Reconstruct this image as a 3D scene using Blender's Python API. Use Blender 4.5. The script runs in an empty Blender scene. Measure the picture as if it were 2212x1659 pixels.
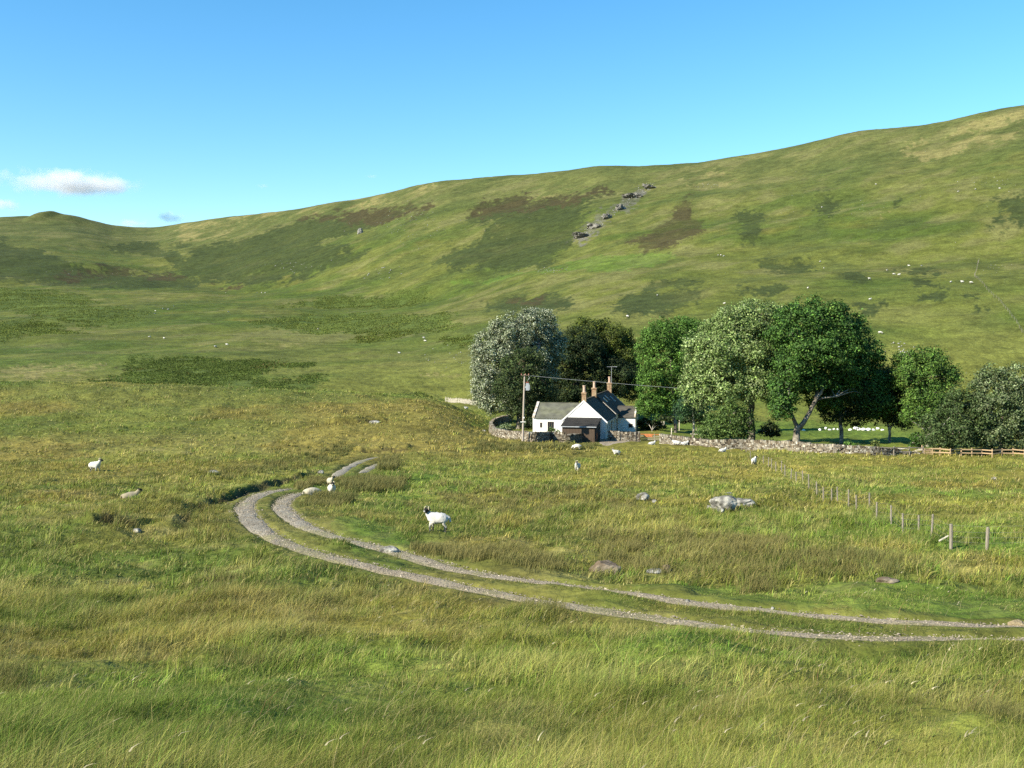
import bpy, bmesh, math, random
import numpy as np
from mathutils import Vector, Matrix

S = bpy.context.scene
COL = S.collection
rng = np.random.default_rng(7)
random.seed(7)
F, XC, YH = 3000.0, 1500.0, 1000.0      # focal length, centre column and level line of the photograph in its own pixels
ZC = 13.4                                # eye height above the cottage floor
SUN_AZ = (-0.82, -0.49)                  # horizontal direction towards the sun
SUN_EL = math.radians(33)

# ------------------------------------------------------------------ noise
def _hash(ix, iy, seed):
    h = (ix.astype(np.int64) * 374761393 + iy.astype(np.int64) * 668265263 + seed * 974634777) & 0xFFFFFFFF
    h = ((h ^ (h >> 13)) * 1274126177) & 0xFFFFFFFF
    return ((h ^ (h >> 16)) & 0xFFFFFF) / float(0xFFFFFF)

def vnoise(x, y, seed=0):
    ix, iy = np.floor(x), np.floor(y)
    fx, fy = x - ix, y - iy
    fx = fx * fx * fx * (fx * (fx * 6 - 15) + 10); fy = fy * fy * fy * (fy * (fy * 6 - 15) + 10)
    a = _hash(ix, iy, seed); b = _hash(ix + 1, iy, seed); c = _hash(ix, iy + 1, seed); d = _hash(ix + 1, iy + 1, seed)
    return (a + (b - a) * fx) * (1 - fy) + (c + (d - c) * fx) * fy

def fbm(x, y, wl, seed=0, octs=3, gain=0.5):
    """fractal noise of wavelength wl, roughly -1..1"""
    x = np.asarray(x, float); y = np.asarray(y, float)
    s = 0; amp = 1; tot = 0; c, sn = math.cos(0.6), math.sin(0.6)
    for o in range(octs):
        s = s + amp * (vnoise(x / wl + 17.3 * o, y / wl - 9.1 * o, seed + o) * 2 - 1)
        tot += amp; amp *= gain; wl *= 0.5
        x, y = x * c - y * sn, x * sn + y * c
    return s / tot * 1.5

def sstep(a, b, x):
    t = np.clip((np.asarray(x, float) - a) / (b - a), 0, 1)
    return t * t * (3 - 2 * t)

# ------------------------------------------------------------------ terrain height
def pchip(xk, yk, x):
    h = np.diff(xk); d = np.diff(yk) / h
    m = np.zeros_like(yk)
    m[0], m[-1] = d[0], d[-1]
    for i in range(1, len(xk) - 1):
        if d[i - 1] * d[i] > 0:
            w1 = 2 * h[i] + h[i - 1]; w2 = h[i] + 2 * h[i - 1]
            m[i] = (w1 + w2) / (w1 / d[i - 1] + w2 / d[i])
    i = np.clip(np.searchsorted(xk, x) - 1, 0, len(h) - 1)
    t = (x - xk[i]) / h[i]
    return ((1 + 2 * t) * (1 - t) ** 2 * yk[i] + t * (1 - t) ** 2 * h[i] * m[i]
            + t * t * (3 - 2 * t) * yk[i + 1] + t * t * (t - 1) * h[i] * m[i + 1])

SKY = np.array([(-1200, 600), (-500, 615), (0, 637), (85, 635), (172, 635), (215, 638),
    (290, 652), (330, 662), (390, 667), (450, 667), (490, 662), (560, 651), (640, 638), (720, 630), (870, 612), (960, 594),
    (1040, 583), (1139, 561), (1215, 541), (1288, 529), (1400, 520), (1546, 511), (1640, 503), (1700, 494), (1760, 485),
    (1815, 484), (1871, 488), (1950, 483), (2048, 477), (2150, 459), (2240, 444), (2360, 420), (2430, 404), (2509, 386),
    (2600, 376), (2699, 367), (2770, 355), (2848, 337), (2920, 322), (3000, 310), (3300, 270), (4200, 200)], float)
def tab(x, *pts):
    p = np.array(pts, float); return np.interp(x, p[:, 0], p[:, 1])

NX, ND, DMAX = 541, 760, 3200.0
colx = np.linspace(-1200, 4200, NX)
lD = np.linspace(math.log(0.8), math.log(DMAX), ND)
nearD = [0.8, 2, 4, 8, 12, 16, 20, 25, 30, 35, 45, 60, 80, 100]
nearR = [1.55, 1.75, 2.2, 3.35, 4.3, 5.1, 5.8, 6.5, 7.05, 7.55, 8.4, 9.5, 10.8, 11.8]
YG = np.zeros((NX, ND))
for k, x in enumerate(colx):
    wl = 1 - float(sstep(1230, 1520, x)); wf = 1 - float(sstep(800, 1900, x))
    yc = tab(x, (-1200, 1105), (0, 1122), (271, 1122), (588, 1129), (995, 1148), (1290, 1168), (1500, 1180))
    yf = tab(x, (-1200, 830), (0, 835), (300, 845), (650, 850), (950, 838), (1330, 822), (1700, 800), (2000, 780), (2400, 770), (3000, 745), (4200, 700))
    df = tab(x, (-1200, 800), (0, 800), (650, 820), (950, 720), (1330, 600), (1700, 520), (2000, 470), (2400, 430), (3000, 390), (4200, 360))
    ds = tab(x, (-1200, 1400), (0, 1450), (330, 1560), (450, 1580), (600, 1450), (900, 1250), (1300, 1080), (2000, 900), (3000, 760), (4200, 700))
    ys = np.interp(x, SKY[:, 0], SKY[:, 1])
    L = [(120, 1285), (145, 1207), (175, yc), (212, yc + 14), (262, 1098), (330, 1042), (450, 962), (590, 902)]
    lr = lambda s: math.exp(math.log(195) + (math.log(df) - math.log(195)) * s)
    R = [(120, 1317), (140, 1287), (170, 1258), (195, 1215), (lr(.25), 1215 - (1215 - yf) * .34), (lr(.45), 1215 - (1215 - yf) * .57),
         (lr(.65), 1215 - (1215 - yf) * .77), (lr(.82), 1215 - (1215 - yf) * .905)]
    kn = [(d, YH + F * r / d) for d, r in zip(nearD, nearR)]
    kn += [(l[0] * w + r[0] * (1 - w), l[1] * w + r[1] * (1 - w)) for l, r, w in zip(L, R, [wl] * 4 + [wf] * 4)]
    kn.append((df, yf))
    for t, g in ((.2, .27), (.4, .5), (.6, .7), (.8, .87)):
        kn.append((df + (ds - df) * t, yf + (ys - yf) * g))
    kn += [(ds, ys), (ds * 1.15, ys + 22), (ds * 1.5, ys + 85), (DMAX, ys + 190)]
    kn = np.array(kn)
    YG[k] = pchip(np.log(kn[:, 0]), kn[:, 1], lD)
ZG = ZC - (YG - YH) / F * np.exp(lD)[None, :]
ker = np.array([1, 2, 3, 2, 1]) / 9.0
far = sstep(60, 160, np.exp(lD))[None, :]
ZP = np.pad(ZG, ((2, 2), (0, 0)), mode='edge')
ZG = ZG * (1 - far * .7) + far * .7 * sum(ker[i] * ZP[i:i + NX] for i in range(5))

THC = math.atan(0.89)
def polar(X, Y):
    X = np.asarray(X, float); Y = np.asarray(Y, float)
    th = np.arctan2(X, Y); r = np.hypot(X, Y)
    tc = np.clip(th, -THC, THC)
    return tc, np.maximum(r * np.cos(tc), 0.81), th

def bil(xp, D):
    cx = np.clip((xp - colx[0]) / (colx[1] - colx[0]), 0, NX - 1.001)
    cd = np.clip((np.log(D) - lD[0]) / (lD[1] - lD[0]), 0, ND - 1.001)
    i = cx.astype(int); j = cd.astype(int); fx = cx - i; fd = cd - j
    return (ZG[i, j] * (1 - fx) * (1 - fd) + ZG[i + 1, j] * fx * (1 - fd) + ZG[i, j + 1] * (1 - fx) * fd + ZG[i + 1, j + 1] * fx * fd)

def h_base(X, Y):
    tc, D, th = polar(X, Y)
    z = bil(XC + F * np.tan(tc), D)
    back = np.abs(th) > THC
    if np.any(back):
        w = sstep(-math.pi * .55, math.pi * .55, th)          # behind the eye the two flanks run into one another
        zl = bil(np.full_like(D, XC - F * .89), D); zr = bil(np.full_like(D, XC + F * .89), D)
        wb = sstep(THC, math.pi * .6, np.abs(th))
        z = z * (1 - wb) + wb * (zl * .5 + zr * .5)
    return z

def pxl(X, Y, Z):
    return XC + F * X / Y, YH - F * (Z - ZC) / Y

TRACK = None                                                   # filled once the ruts are laid
BANKS = []
def track_dist(X, Y):
    if TRACK is None: return np.full(np.shape(X), 99.0)
    R, x0, y0, cs = TRACK
    a = np.clip((np.asarray(X, float) - x0) / cs - .5, 0, R.shape[0] - 1.001); b = np.clip((np.asarray(Y, float) - y0) / cs - .5, 0, R.shape[1] - 1.001)
    i = a.astype(int); j = b.astype(int); a = a - i; b = b - j
    out = (X < x0) | (X > x0 + R.shape[0] * cs) | (Y < y0) | (Y > y0 + R.shape[1] * cs)
    return np.where(out, 99.0, (R[i, j] * (1 - a) + R[i + 1, j] * a) * (1 - b) + (R[i, j + 1] * (1 - a) + R[i + 1, j + 1] * a) * b)

def h_smooth(X, Y):
    """ground without the small tussocks"""
    z = h_base(X, Y)
    D = np.hypot(X, Y)
    sk = 1 - .75 * sstep(.72, 1.0, D / tab(np.clip(XC + F * np.asarray(X, float) / np.maximum(Y, 1), -1200, 4200), (-1200, 1400), (0, 1450), (330, 1560), (600, 1450), (900, 1250), (1300, 1080), (2000, 900), (3000, 760), (4200, 700)))
    z = z + fbm(X, Y, 160, 3, 3) * 4.2 * sstep(350, 700, D) * sk + fbm(X, Y, 45, 8, 3) * 1.5 * sstep(220, 420, D) * sk
    z = z + fbm(X, Y, 16, 12, 2) * .28 * sstep(12, 40, D)
    for kx, kd, kh, ra, rb in ((128, 1440, 7.0, 14, 40), (170, 1445, 4.0, 30, 50), (255, 1480, 3.0, 40, 50), (45, 1450, 2.0, 22, 50)):   # the rocky knoll on the left skyline
        z = z + kh * np.exp(-(((np.asarray(X) - (kx - XC) / F * kd) / ra) ** 2 + ((np.asarray(Y) - kd) / rb) ** 2) ** 1.6)
    q = np.hypot((np.asarray(X) - 11.5) / 15, (np.asarray(Y) - 149) / 17)     # the level pad the cottage stands on
    w = 1 - sstep(.75, 1.25, q)
    z = z * (1 - w)
    return z

def h(X, Y):
    X = np.asarray(X, float); Y = np.asarray(Y, float)
    z = h_smooth(X, Y)
    D = np.hypot(X, Y); td = track_dist(X, Y)
    rough = sstep(.35, 1.6, td) * (1 - sstep(200, 400, D) * .5)
    q = np.hypot((X - 11.5) / 15, (Y - 149) / 17); rough = rough * sstep(.8, 1.3, q)
    z = z + rough * (fbm(X, Y, 3.6, 21, 2) * .20 + fbm(X, Y, 1.1, 31, 2) * .10)
    z = z - .13 * (1 - sstep(.42, .74, td))
    for P, side, hgt, wid in BANKS:                             # eroded peat banks: a step with a steep face
        d, s, e = seg_dist(X, Y, P)
        bn = .35 + .95 * np.clip(.5 + .9 * fbm(X, Y, 2.6, 111, 3), 0, 1); z = z + bn * np.where(s * side > 0, hgt * sstep(0, .5, d) * (1 - sstep(wid * .3, wid, d)), -.35 * hgt * (1 - sstep(.15, 1.3, d))) * e
    return z

def seg_dist(X, Y, P):
    best = np.full(np.shape(X), 1e9); sg = np.zeros(np.shape(X)); en = np.zeros(np.shape(X))
    n = len(P) - 1
    for i in range(n):
        ax, ay = P[i]; bx, by = P[i + 1]; dx, dy = bx - ax, by - ay; l2 = dx * dx + dy * dy
        t = np.clip(((X - ax) * dx + (Y - ay) * dy) / l2, 0, 1)
        d = np.hypot(X - ax - t * dx, Y - ay - t * dy)
        m = d < best
        best = np.where(m, d, best); sg = np.where(m, np.sign((X - ax) * dy - (Y - ay) * dx), sg)
        g = (i + t) / n
        en = np.where(m, sstep(0, .12, g) * sstep(1, .88, g), en)
    return best, sg, en

_Ds = np.exp(np.linspace(math.log(4), math.log(1700), 2600))
def pix(x, y, fn=None):
    """first ground point met by the line of sight through photograph pixel (x, y)"""
    X = (x - XC) / F * _Ds
    yy = YH - F * ((fn or h)(X, _Ds) - ZC) / _Ds
    k = np.nonzero(yy <= y)[0]
    k = k[0] if len(k) else len(_Ds) - 1
    if k == 0: D = _Ds[0]
    else:
        a, b = yy[k - 1], yy[k]; t = (a - y) / (a - b) if a != b else 0
        D = _Ds[k - 1] + (_Ds[k] - _Ds[k - 1]) * min(max(t, 0), 1)
    Xw = (x - XC) / F * D
    return np.array([Xw, D, float((fn or h)(np.array([Xw]), np.array([D]))[0])])

def at(x, y, D):
    return np.array([(x - XC) / F * D, D, ZC - (y - YH) / F * D])

def ground(X, Y):
    return float(h(np.array([X]), np.array([Y]))[0])

def catmull(P, n):
    P = np.asarray(P, float); out = []
    Q = np.vstack([2 * P[0] - P[1], P, 2 * P[-1] - P[-2]])
    for i in range(1, len(Q) - 2):
        p0, p1, p2, p3 = Q[i - 1], Q[i], Q[i + 1], Q[i + 2]
        for t in np.linspace(0, 1, n, endpoint=False):
            out.append(.5 * (2 * p1 + (p2 - p0) * t + (2 * p0 - 5 * p1 + 4 * p2 - p3) * t * t + (3 * p1 - p0 - 3 * p2 + p3) * t ** 3))
    out.append(P[-1]); return np.array(out)

def resample(P, step):
    d = np.r_[0, np.cumsum(np.linalg.norm(np.diff(P[:, :2], axis=0), axis=1))]
    s = np.arange(0, d[-1], step)
    return np.stack([np.interp(s, d, P[:, i]) for i in range(P.shape[1])], 1)

# ------------------------------------------------------------------ the two ruts of the farm track
RUTS = ([(3900, 1893), (3600, 1885), (3300, 1876), (3000, 1868), (2768, 1861), (2588, 1860), (2407, 1853), (2271, 1845), (2136, 1833), (2014, 1817), (1788, 1785), (1607, 1760), (1400, 1724),
         (1251, 1690), (1106, 1659), (962, 1626), (853, 1594), (781, 1557), (735, 1521), (716, 1487), (730, 1462), (763, 1446), (812, 1435), (862, 1428)],
        [(3900, 1880), (3600, 1866), (3300, 1850), (3000, 1833), (2678, 1816), (2452, 1803), (2226, 1782), (2059, 1765), (1878, 1738), (1742, 1720), (1562, 1699), (1381, 1672), (1251, 1640),
         (1160, 1612), (1052, 1586), (925, 1550), (860, 1518), (826, 1487), (830, 1467), (850, 1451), (885, 1440)],
        [(968, 1402), (985, 1390), (1016, 1368), (1052, 1349), (1106, 1338), (1150, 1333)],
        [(1052, 1386), (1075, 1372), (1106, 1358), (1140, 1349)])
ruts = []
for R in RUTS:
    P = np.array([pix(x, y, h_smooth)[:2] for x, y in R])
    P = catmull(P, 8)
    ker5 = np.ones(9) / 9
    Pp = np.pad(P, ((4, 4), (0, 0)), mode='edge')
    P = np.stack([np.convolve(Pp[:, i], ker5, 'valid') for i in (0, 1)], 1)
    ruts.append(resample(P, .3))
def raster(pts, x0, x1, y0, y1, cs):
    nx, ny = int((x1 - x0) / cs), int((y1 - y0) / cs)
    gx = (x0 + (np.arange(nx) + .5) * cs)[:, None]; gy = (y0 + (np.arange(ny) + .5) * cs)[None, :]
    R = np.full((nx, ny), 99.0)
    for px, py in pts:
        i0, i1 = int((px - 3 - x0) / cs), int((px + 3 - x0) / cs); j0, j1 = int((py - 3 - y0) / cs), int((py + 3 - y0) / cs)
        i0, j0 = max(i0, 0), max(j0, 0)
        if i1 <= i0 or j1 <= j0: continue
        d = np.hypot(gx[i0:i1] - px, gy[:, j0:j1] - py)
        R[i0:i1, j0:j1] = np.minimum(R[i0:i1, j0:j1], d)
    return R
TRACK = (raster(np.vstack([resample(np.c_[P, P], .06)[:, :2] for P in ruts]), -30, 32, 12, 125, .1), -30.0, 12.0, .1)
for pts, side, hgt, wid in (([(520, 1560), (560, 1500), (640, 1462), (720, 1440), (800, 1420), (880, 1398), (950, 1375)], -1, .30, 6),
                            ([(1050, 1326), (1120, 1320), (1200, 1318)], -1, .4, 5),
                            ([(960, 1246), (1060, 1240), (1150, 1232)], -1, .5, 8),
                            ([(270, 1548), (330, 1540), (390, 1545)], -1, .28, 3)):
    BANKS.append(([tuple(pix(x, y, h_smooth)[:2]) for x, y in pts], side, hgt, wid))

# ------------------------------------------------------------------ scene helpers
def tag(o, label=None, cat=None, group=None, kind=None):
    if label: o['label'] = label
    if cat: o['category'] = cat
    if group: o['group'] = group
    if kind: o['kind'] = kind
    return o

def empty(name, loc, rz=0, label=None, cat=None, group=None):
    o = bpy.data.objects.new(name, None); COL.objects.link(o)
    o.location = Vector([float(v) for v in loc]); o.rotation_euler = (0, 0, rz); o.empty_display_size = .3
    return tag(o, label, cat, group)

def link(name, me, parent=None, loc=None, rz=0):
    o = bpy.data.objects.new(name, me); COL.objects.link(o)
    if parent: o.parent = parent
    if loc is not None: o.location = Vector([float(v) for v in loc])
    if rz: o.rotation_euler = (0, 0, rz)
    return o

def mesh_np(name, V, faces, mat, cols=None, smooth=False):
    """faces: list of index arrays, each (n, k)"""
    me = bpy.data.meshes.new(name)
    V = np.asarray(V, np.float32)
    me.vertices.add(len(V)); me.vertices.foreach_set('co', V.ravel())
    faces = [np.asarray(f, np.int32) for f in faces if len(f)]
    nl = sum(f.size for f in faces); npoly = sum(len(f) for f in faces)
    me.loops.add(nl); me.polygons.add(npoly)
    me.loops.foreach_set('vertex_index', np.concatenate([f.ravel() for f in faces]))
    tot = np.concatenate([np.full(len(f), f.shape[1], np.int32) for f in faces])
    me.polygons.foreach_set('loop_start', np.r_[0, np.cumsum(tot)[:-1]].astype(np.int32))
    me.polygons.foreach_set('use_smooth', np.full(npoly, smooth))
    if cols is not None:
        c = np.ones((len(V), 4), np.float32); c[:, :3] = cols
        at_ = me.attributes.new('Col', 'FLOAT_COLOR', 'POINT'); at_.data.foreach_set('color', c.ravel())
    me.update(calc_edges=True)
    if mat: me.materials.append(mat)
    return me

class MB:
    """collects shapes and links them as one mesh object"""
    def __init__(s): s.v = []; s.f = []; s.c = []
    def add(s, V, Fc, col=None):
        n = sum(len(v) for v in s.v)
        s.v.append(np.asarray(V, float)); s.f += [tuple(int(i) + n for i in f) for f in Fc]
        s.c.append(np.tile(np.array(col if col is not None else (1, 1, 1), float), (len(V), 1)))
    def box(s, x0, x1, y0, y1, z0, z1, col=None):
        V = [(x, y, z) for z in (z0, z1) for y in (y0, y1) for x in (x0, x1)]
        s.add(V, [(0, 2, 3, 1), (4, 5, 7, 6), (0, 1, 5, 4), (2, 6, 7, 3), (0, 4, 6, 2), (1, 3, 7, 5)], col)
    def poly(s, pts, n, col=None):
        """prism: polygon pts (3d) pushed along vector n"""
        P = np.array(pts, float); k = len(P); V = np.vstack([P, P + np.array(n, float)])
        s.add(V, [tuple(range(k))[::-1], tuple(range(k, 2 * k))] + [(i, (i + 1) % k, k + (i + 1) % k, k + i) for i in range(k)], col)
    def tube(s, pts, rad, sides=6, col=None):
        P = np.array(pts, float); rad = np.broadcast_to(np.array(rad, float), (len(P),))
        T = np.gradient(P, axis=0); T /= np.maximum(np.linalg.norm(T, axis=1, keepdims=True), 1e-9)
        ref = np.array([1., 0, 0]) if abs(T[0][2]) > .7 else np.array([0, 0, 1.])
        V = []
        for p, t, r in zip(P, T, rad):
            a = np.cross(t, ref); na = np.linalg.norm(a)
            a = a / na if na > 1e-6 else np.array([1., 0, 0])
            b = np.cross(a, t)
            for k in range(sides):
                an = 2 * math.pi * k / sides
                V.append(p + r * (a * math.cos(an) + b * math.sin(an)))
        n = len(P); Fc = []
        for i in range(n - 1):
            for k in range(sides):
                k2 = (k + 1) % sides
                Fc.append((i * sides + k, i * sides + k2, (i + 1) * sides + k2, (i + 1) * sides + k))
        Fc.append(tuple(range(sides))[::-1]); Fc.append(tuple((n - 1) * sides + k for k in range(sides)))
        s.add(V, Fc, col)
    def mesh(s, name, mat, smooth=False):
        V = np.vstack(s.v); C = np.vstack(s.c)
        me = bpy.data.meshes.new(name); me.from_pydata(V.tolist(), [], s.f)
        c = np.ones((len(V), 4), np.float32); c[:, :3] = C
        a = me.attributes.new('Col', 'FLOAT_COLOR', 'POINT'); a.data.foreach_set('color', c.ravel())
        if smooth: me.polygons.foreach_set('use_smooth', np.full(len(me.polygons), True))
        bm = bmesh.new(); bm.from_mesh(me); bmesh.ops.recalc_face_normals(bm, faces=bm.faces[:]); bm.to_mesh(me); bm.free()
        if mat: me.materials.append(mat)
        return me
    def build(s, name, mat, parent=None, loc=None, rz=0, smooth=False):
        return link(name, s.mesh(name, mat, smooth), parent, loc, rz)

# ------------------------------------------------------------------ materials
def material(name, base=(.5, .5, .5), rough=.8, attr=False, var=0.0, vscale=3.0, bump=0.0, bscale=20.0, transl=0.0, tint2=None, t2scale=1.0, spec=.3, metal=0.0, stretch=None, bdist=.02):
    m = bpy.data.materials.new(name); m.use_nodes = True
    nt = m.node_tree; N = nt.nodes; Lk = nt.links
    b = N['Principled BSDF']; b.inputs['Roughness'].default_value = rough; b.inputs['Metallic'].default_value = metal
    b.inputs['Specular IOR Level'].default_value = spec
    tc = N.new('ShaderNodeTexCoord'); src = tc.outputs['Object']
    if stretch:
        mp = N.new('ShaderNodeMapping'); mp.inputs['Scale'].default_value = stretch; Lk.new(src, mp.inputs['Vector']); src = mp.outputs['Vector']
    if attr:
        a = N.new('ShaderNodeAttribute'); a.attribute_name = 'Col'; c = a.outputs['Color']
    else:
        rgb = N.new('ShaderNodeRGB'); rgb.outputs[0].default_value = (*base, 1); c = rgb.outputs[0]
    def noise(sc, det=4):
        n = N.new('ShaderNodeTexNoise'); n.inputs['Scale'].default_value = sc; n.inputs['Detail'].default_value = det
        Lk.new(src, n.inputs['Vector']); return n.outputs['Fac']
    def mix(mode, fac, A, B):
        x = N.new('ShaderNodeMix'); x.data_type = 'RGBA'; x.blend_type = mode
        for i, v in ((0, fac), (6, A), (7, B)):
            if hasattr(v, 'node'): Lk.new(v, x.inputs[i])
            else: x.inputs[i].default_value = v
        return x.outputs[2]
    if tint2 is not None:
        r = N.new('ShaderNodeMapRange'); r.inputs[1].default_value = .42; r.inputs[2].default_value = .62
        Lk.new(noise(t2scale, 5), r.inputs[0]); c = mix('MIX', r.outputs[0], c, (*tint2, 1))
    if var:
        r = N.new('ShaderNodeMapRange'); r.inputs[1].default_value = .25; r.inputs[2].default_value = .75
        r.inputs[3].default_value = 1 - var; r.inputs[4].default_value = 1 + var
        Lk.new(noise(vscale, 6), r.inputs[0])
        cm = N.new('ShaderNodeCombineColor')
        for i in range(3): Lk.new(r.outputs[0], cm.inputs[i])
        c = mix('MULTIPLY', 1.0, c, cm.outputs[0])
    Lk.new(c, b.inputs['Base Color'])
    if bump:
        bp = N.new('ShaderNodeBump'); bp.inputs['Strength'].default_value = bump; bp.inputs['Distance'].default_value = bdist
        Lk.new(noise(bscale, 6), bp.inputs['Height']); Lk.new(bp.outputs[0], b.inputs['Normal'])
    if transl:
        t = N.new('ShaderNodeBsdfTranslucent'); Lk.new(c, t.inputs['Color'])
        mx = N.new('ShaderNodeMixShader'); mx.inputs[0].default_value = transl
        Lk.new(b.outputs[0], mx.inputs[1]); Lk.new(t.outputs[0], mx.inputs[2])
        Lk.new(mx.outputs[0], N['Material Output'].inputs['Surface'])
    return m

def ground_material():
    m = material('moor_turf', attr=True, rough=.95, var=.28, vscale=1.6, bump=.9, bscale=2.2, spec=.1, bdist=.25)
    nt = m.node_tree; N = nt.nodes; L = nt.links; b = N['Principled BSDF']
    src = b.inputs['Base Color'].links[0].from_socket
    tc = [n for n in N if n.bl_idname == 'ShaderNodeTexCoord'][0]
    for sc, lo, hi, rough in ((.16, .50, 1.50, .80), (.9, .74, 1.26, .75)):
        n = N.new('ShaderNodeTexNoise'); n.inputs['Scale'].default_value = sc; n.inputs['Detail'].default_value = 9; n.inputs['Roughness'].default_value = rough
        L.new(tc.outputs['Object'], n.inputs['Vector'])
        r = N.new('ShaderNodeMapRange'); r.inputs[1].default_value = .32; r.inputs[2].default_value = .68; r.inputs[3].default_value = lo; r.inputs[4].default_value = hi
        L.new(n.outputs['Fac'], r.inputs[0]); cm = N.new('ShaderNodeCombineColor')
        for i in range(3): L.new(r.outputs[0], cm.inputs[i])
        x = N.new('ShaderNodeMix'); x.data_type = 'RGBA'; x.blend_type = 'MULTIPLY'; x.inputs[0].default_value = 1
        L.new(src, x.inputs[6]); L.new(cm.outputs[0], x.inputs[7]); src = x.outputs[2]
    L.new(src, b.inputs['Base Color'])
    return m

M = dict(
    ground=ground_material(),
    grass=material('grass_blades', attr=True, rough=.7, transl=.3, spec=.2),
    leaf=material('leaves', attr=True, rough=.65, transl=.25, spec=.25),
    bark=material('bark', (.20, .17, .13), .95, var=.5, vscale=2.5, bump=.8, bscale=9, tint2=(.42, .40, .35), t2scale=1.6, bdist=.05),
    darkbark=material('dark_bark', (.10, .08, .06), .95, var=.4, vscale=3, bump=.8, bscale=9, bdist=.05),
    palebark=material('pale_bark', (.24, .215, .17), .95, var=.5, vscale=3, bump=1.0, bscale=7, tint2=(.065, .055, .042), t2scale=1.3, bdist=.08),
    gravel=material('gravel', attr=True, rough=.95, var=.45, vscale=9, bump=1.0, bscale=14, spec=.15, bdist=.06),
    stone=material('wall_stone', attr=True, rough=.95, var=.35, vscale=5, bump=.6, bscale=12, spec=.15),
    rock=material('lichen_rock', (.135, .13, .115), .95, var=.5, vscale=2.6, bump=1.0, bscale=5, tint2=(.30, .29, .255), t2scale=2.4, bdist=.06),
    darkrock=material('brown_rock', (.125, .090, .058), .95, var=.4, vscale=3, bump=1.0, bscale=6, tint2=(.18, .15, .11), t2scale=1.5, bdist=.05),
    earth=material('sandy_earth', (.24, .19, .11), .95, var=.4, vscale=6, bump=1.0, bscale=10, bdist=.04),
    crag=material('crag_rock', (.14, .132, .115), .95, var=.6, vscale=.22, bump=1.0, bscale=.5, tint2=(.21, .20, .17), t2scale=.3, bdist=1.0),
    white=material('limewash', (.76, .76, .74), .9, var=.07, vscale=1.1, bump=.4, bscale=6, tint2=(.70, .69, .65), t2scale=.5),
    slate=material('slate', (.078, .072, .062), .85, spec=.12, var=.35, vscale=1.4, bump=.4, bscale=7, stretch=(1, 1, 3)),
    moss_slate=material('mossy_slate', (.098, .098, .076), .85, var=.35, vscale=1.2, bump=.4, bscale=7, tint2=(.122, .124, .082), t2scale=.7),
    felt=material('felt_roof', (.030, .028, .026), .9, spec=.1, var=.3, vscale=1.2, bump=.2, bscale=4),
    board=material('brown_boards', (.085, .060, .042), .85, var=.35, vscale=6, bump=.4, bscale=8, stretch=(4, 1, .4)),
    darkboard=material('dark_boards', (.035, .03, .03), .85, var=.3, vscale=6, bump=.4, bscale=8),  # boards much darker than the shed front
    brick=material('chimney_stone', (.25, .16, .095), .9, var=.4, vscale=4, bump=.6, bscale=9, tint2=(.29, .215, .13), t2scale=2),
    pot=material('chimney_pot_clay', (.46, .33, .25), .8, var=.2, vscale=4),
    coping=material('coping_stone', (.42, .36, .28), .9, var=.4, vscale=3, bump=.5, bscale=8, tint2=(.55, .54, .5), t2scale=1.5),
    glass=material('window_glass', (.02, .025, .03), .08, spec=.6),
    skyglass=material('rooflight_glass', (.10, .14, .2), .05, spec=.9),
    frame=material('white_frame', (.75, .75, .73), .6),
    bluedoor=material('dark_blue_door', (.04, .06, .09), .6),
    brownframe=material('brown_frame', (.10, .07, .05), .7),
    pole=material('weathered_pole', (.36, .31, .26), .9, var=.25, vscale=4, stretch=(6, 6, .5)),
    post=material('weathered_post', (.225, .197, .155), .9, var=.35, vscale=5, bump=.4, bscale=14, stretch=(6, 6, 1)),
    newwood=material('pale_timber', (.36, .255, .15), .8, var=.25, vscale=5, stretch=(3, 3, 1)),
    oldwood=material('silvered_paling', (.52, .47, .38), .9, var=.35, vscale=3),
    rustwood=material('rusty_red_timber', (.36, .13, .05), .85, var=.3, vscale=4),
    metal=material('galvanised_steel', (.42, .45, .48), .5, var=.1, vscale=3, metal=.3),
    wire=material('fence_wire', (.13, .13, .12), .7),
    cable=material('power_cable', (.30, .32, .33), .6),
    insulator=material('insulator', (.28, .06, .04), .3, spec=.6),
    sign=material('pole_plate', (.75, .74, .70), .6),
    fleece=material('sheep', attr=True, rough=1.0, var=.10, vscale=14, bump=.7, bscale=28, spec=.05),
    horn=material('horn', (.46, .40, .27), .7, var=.3, vscale=20),
    bracken=material('bracken_fronds', attr=True, rough=.8, transl=.2, spec=.15),
)
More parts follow.
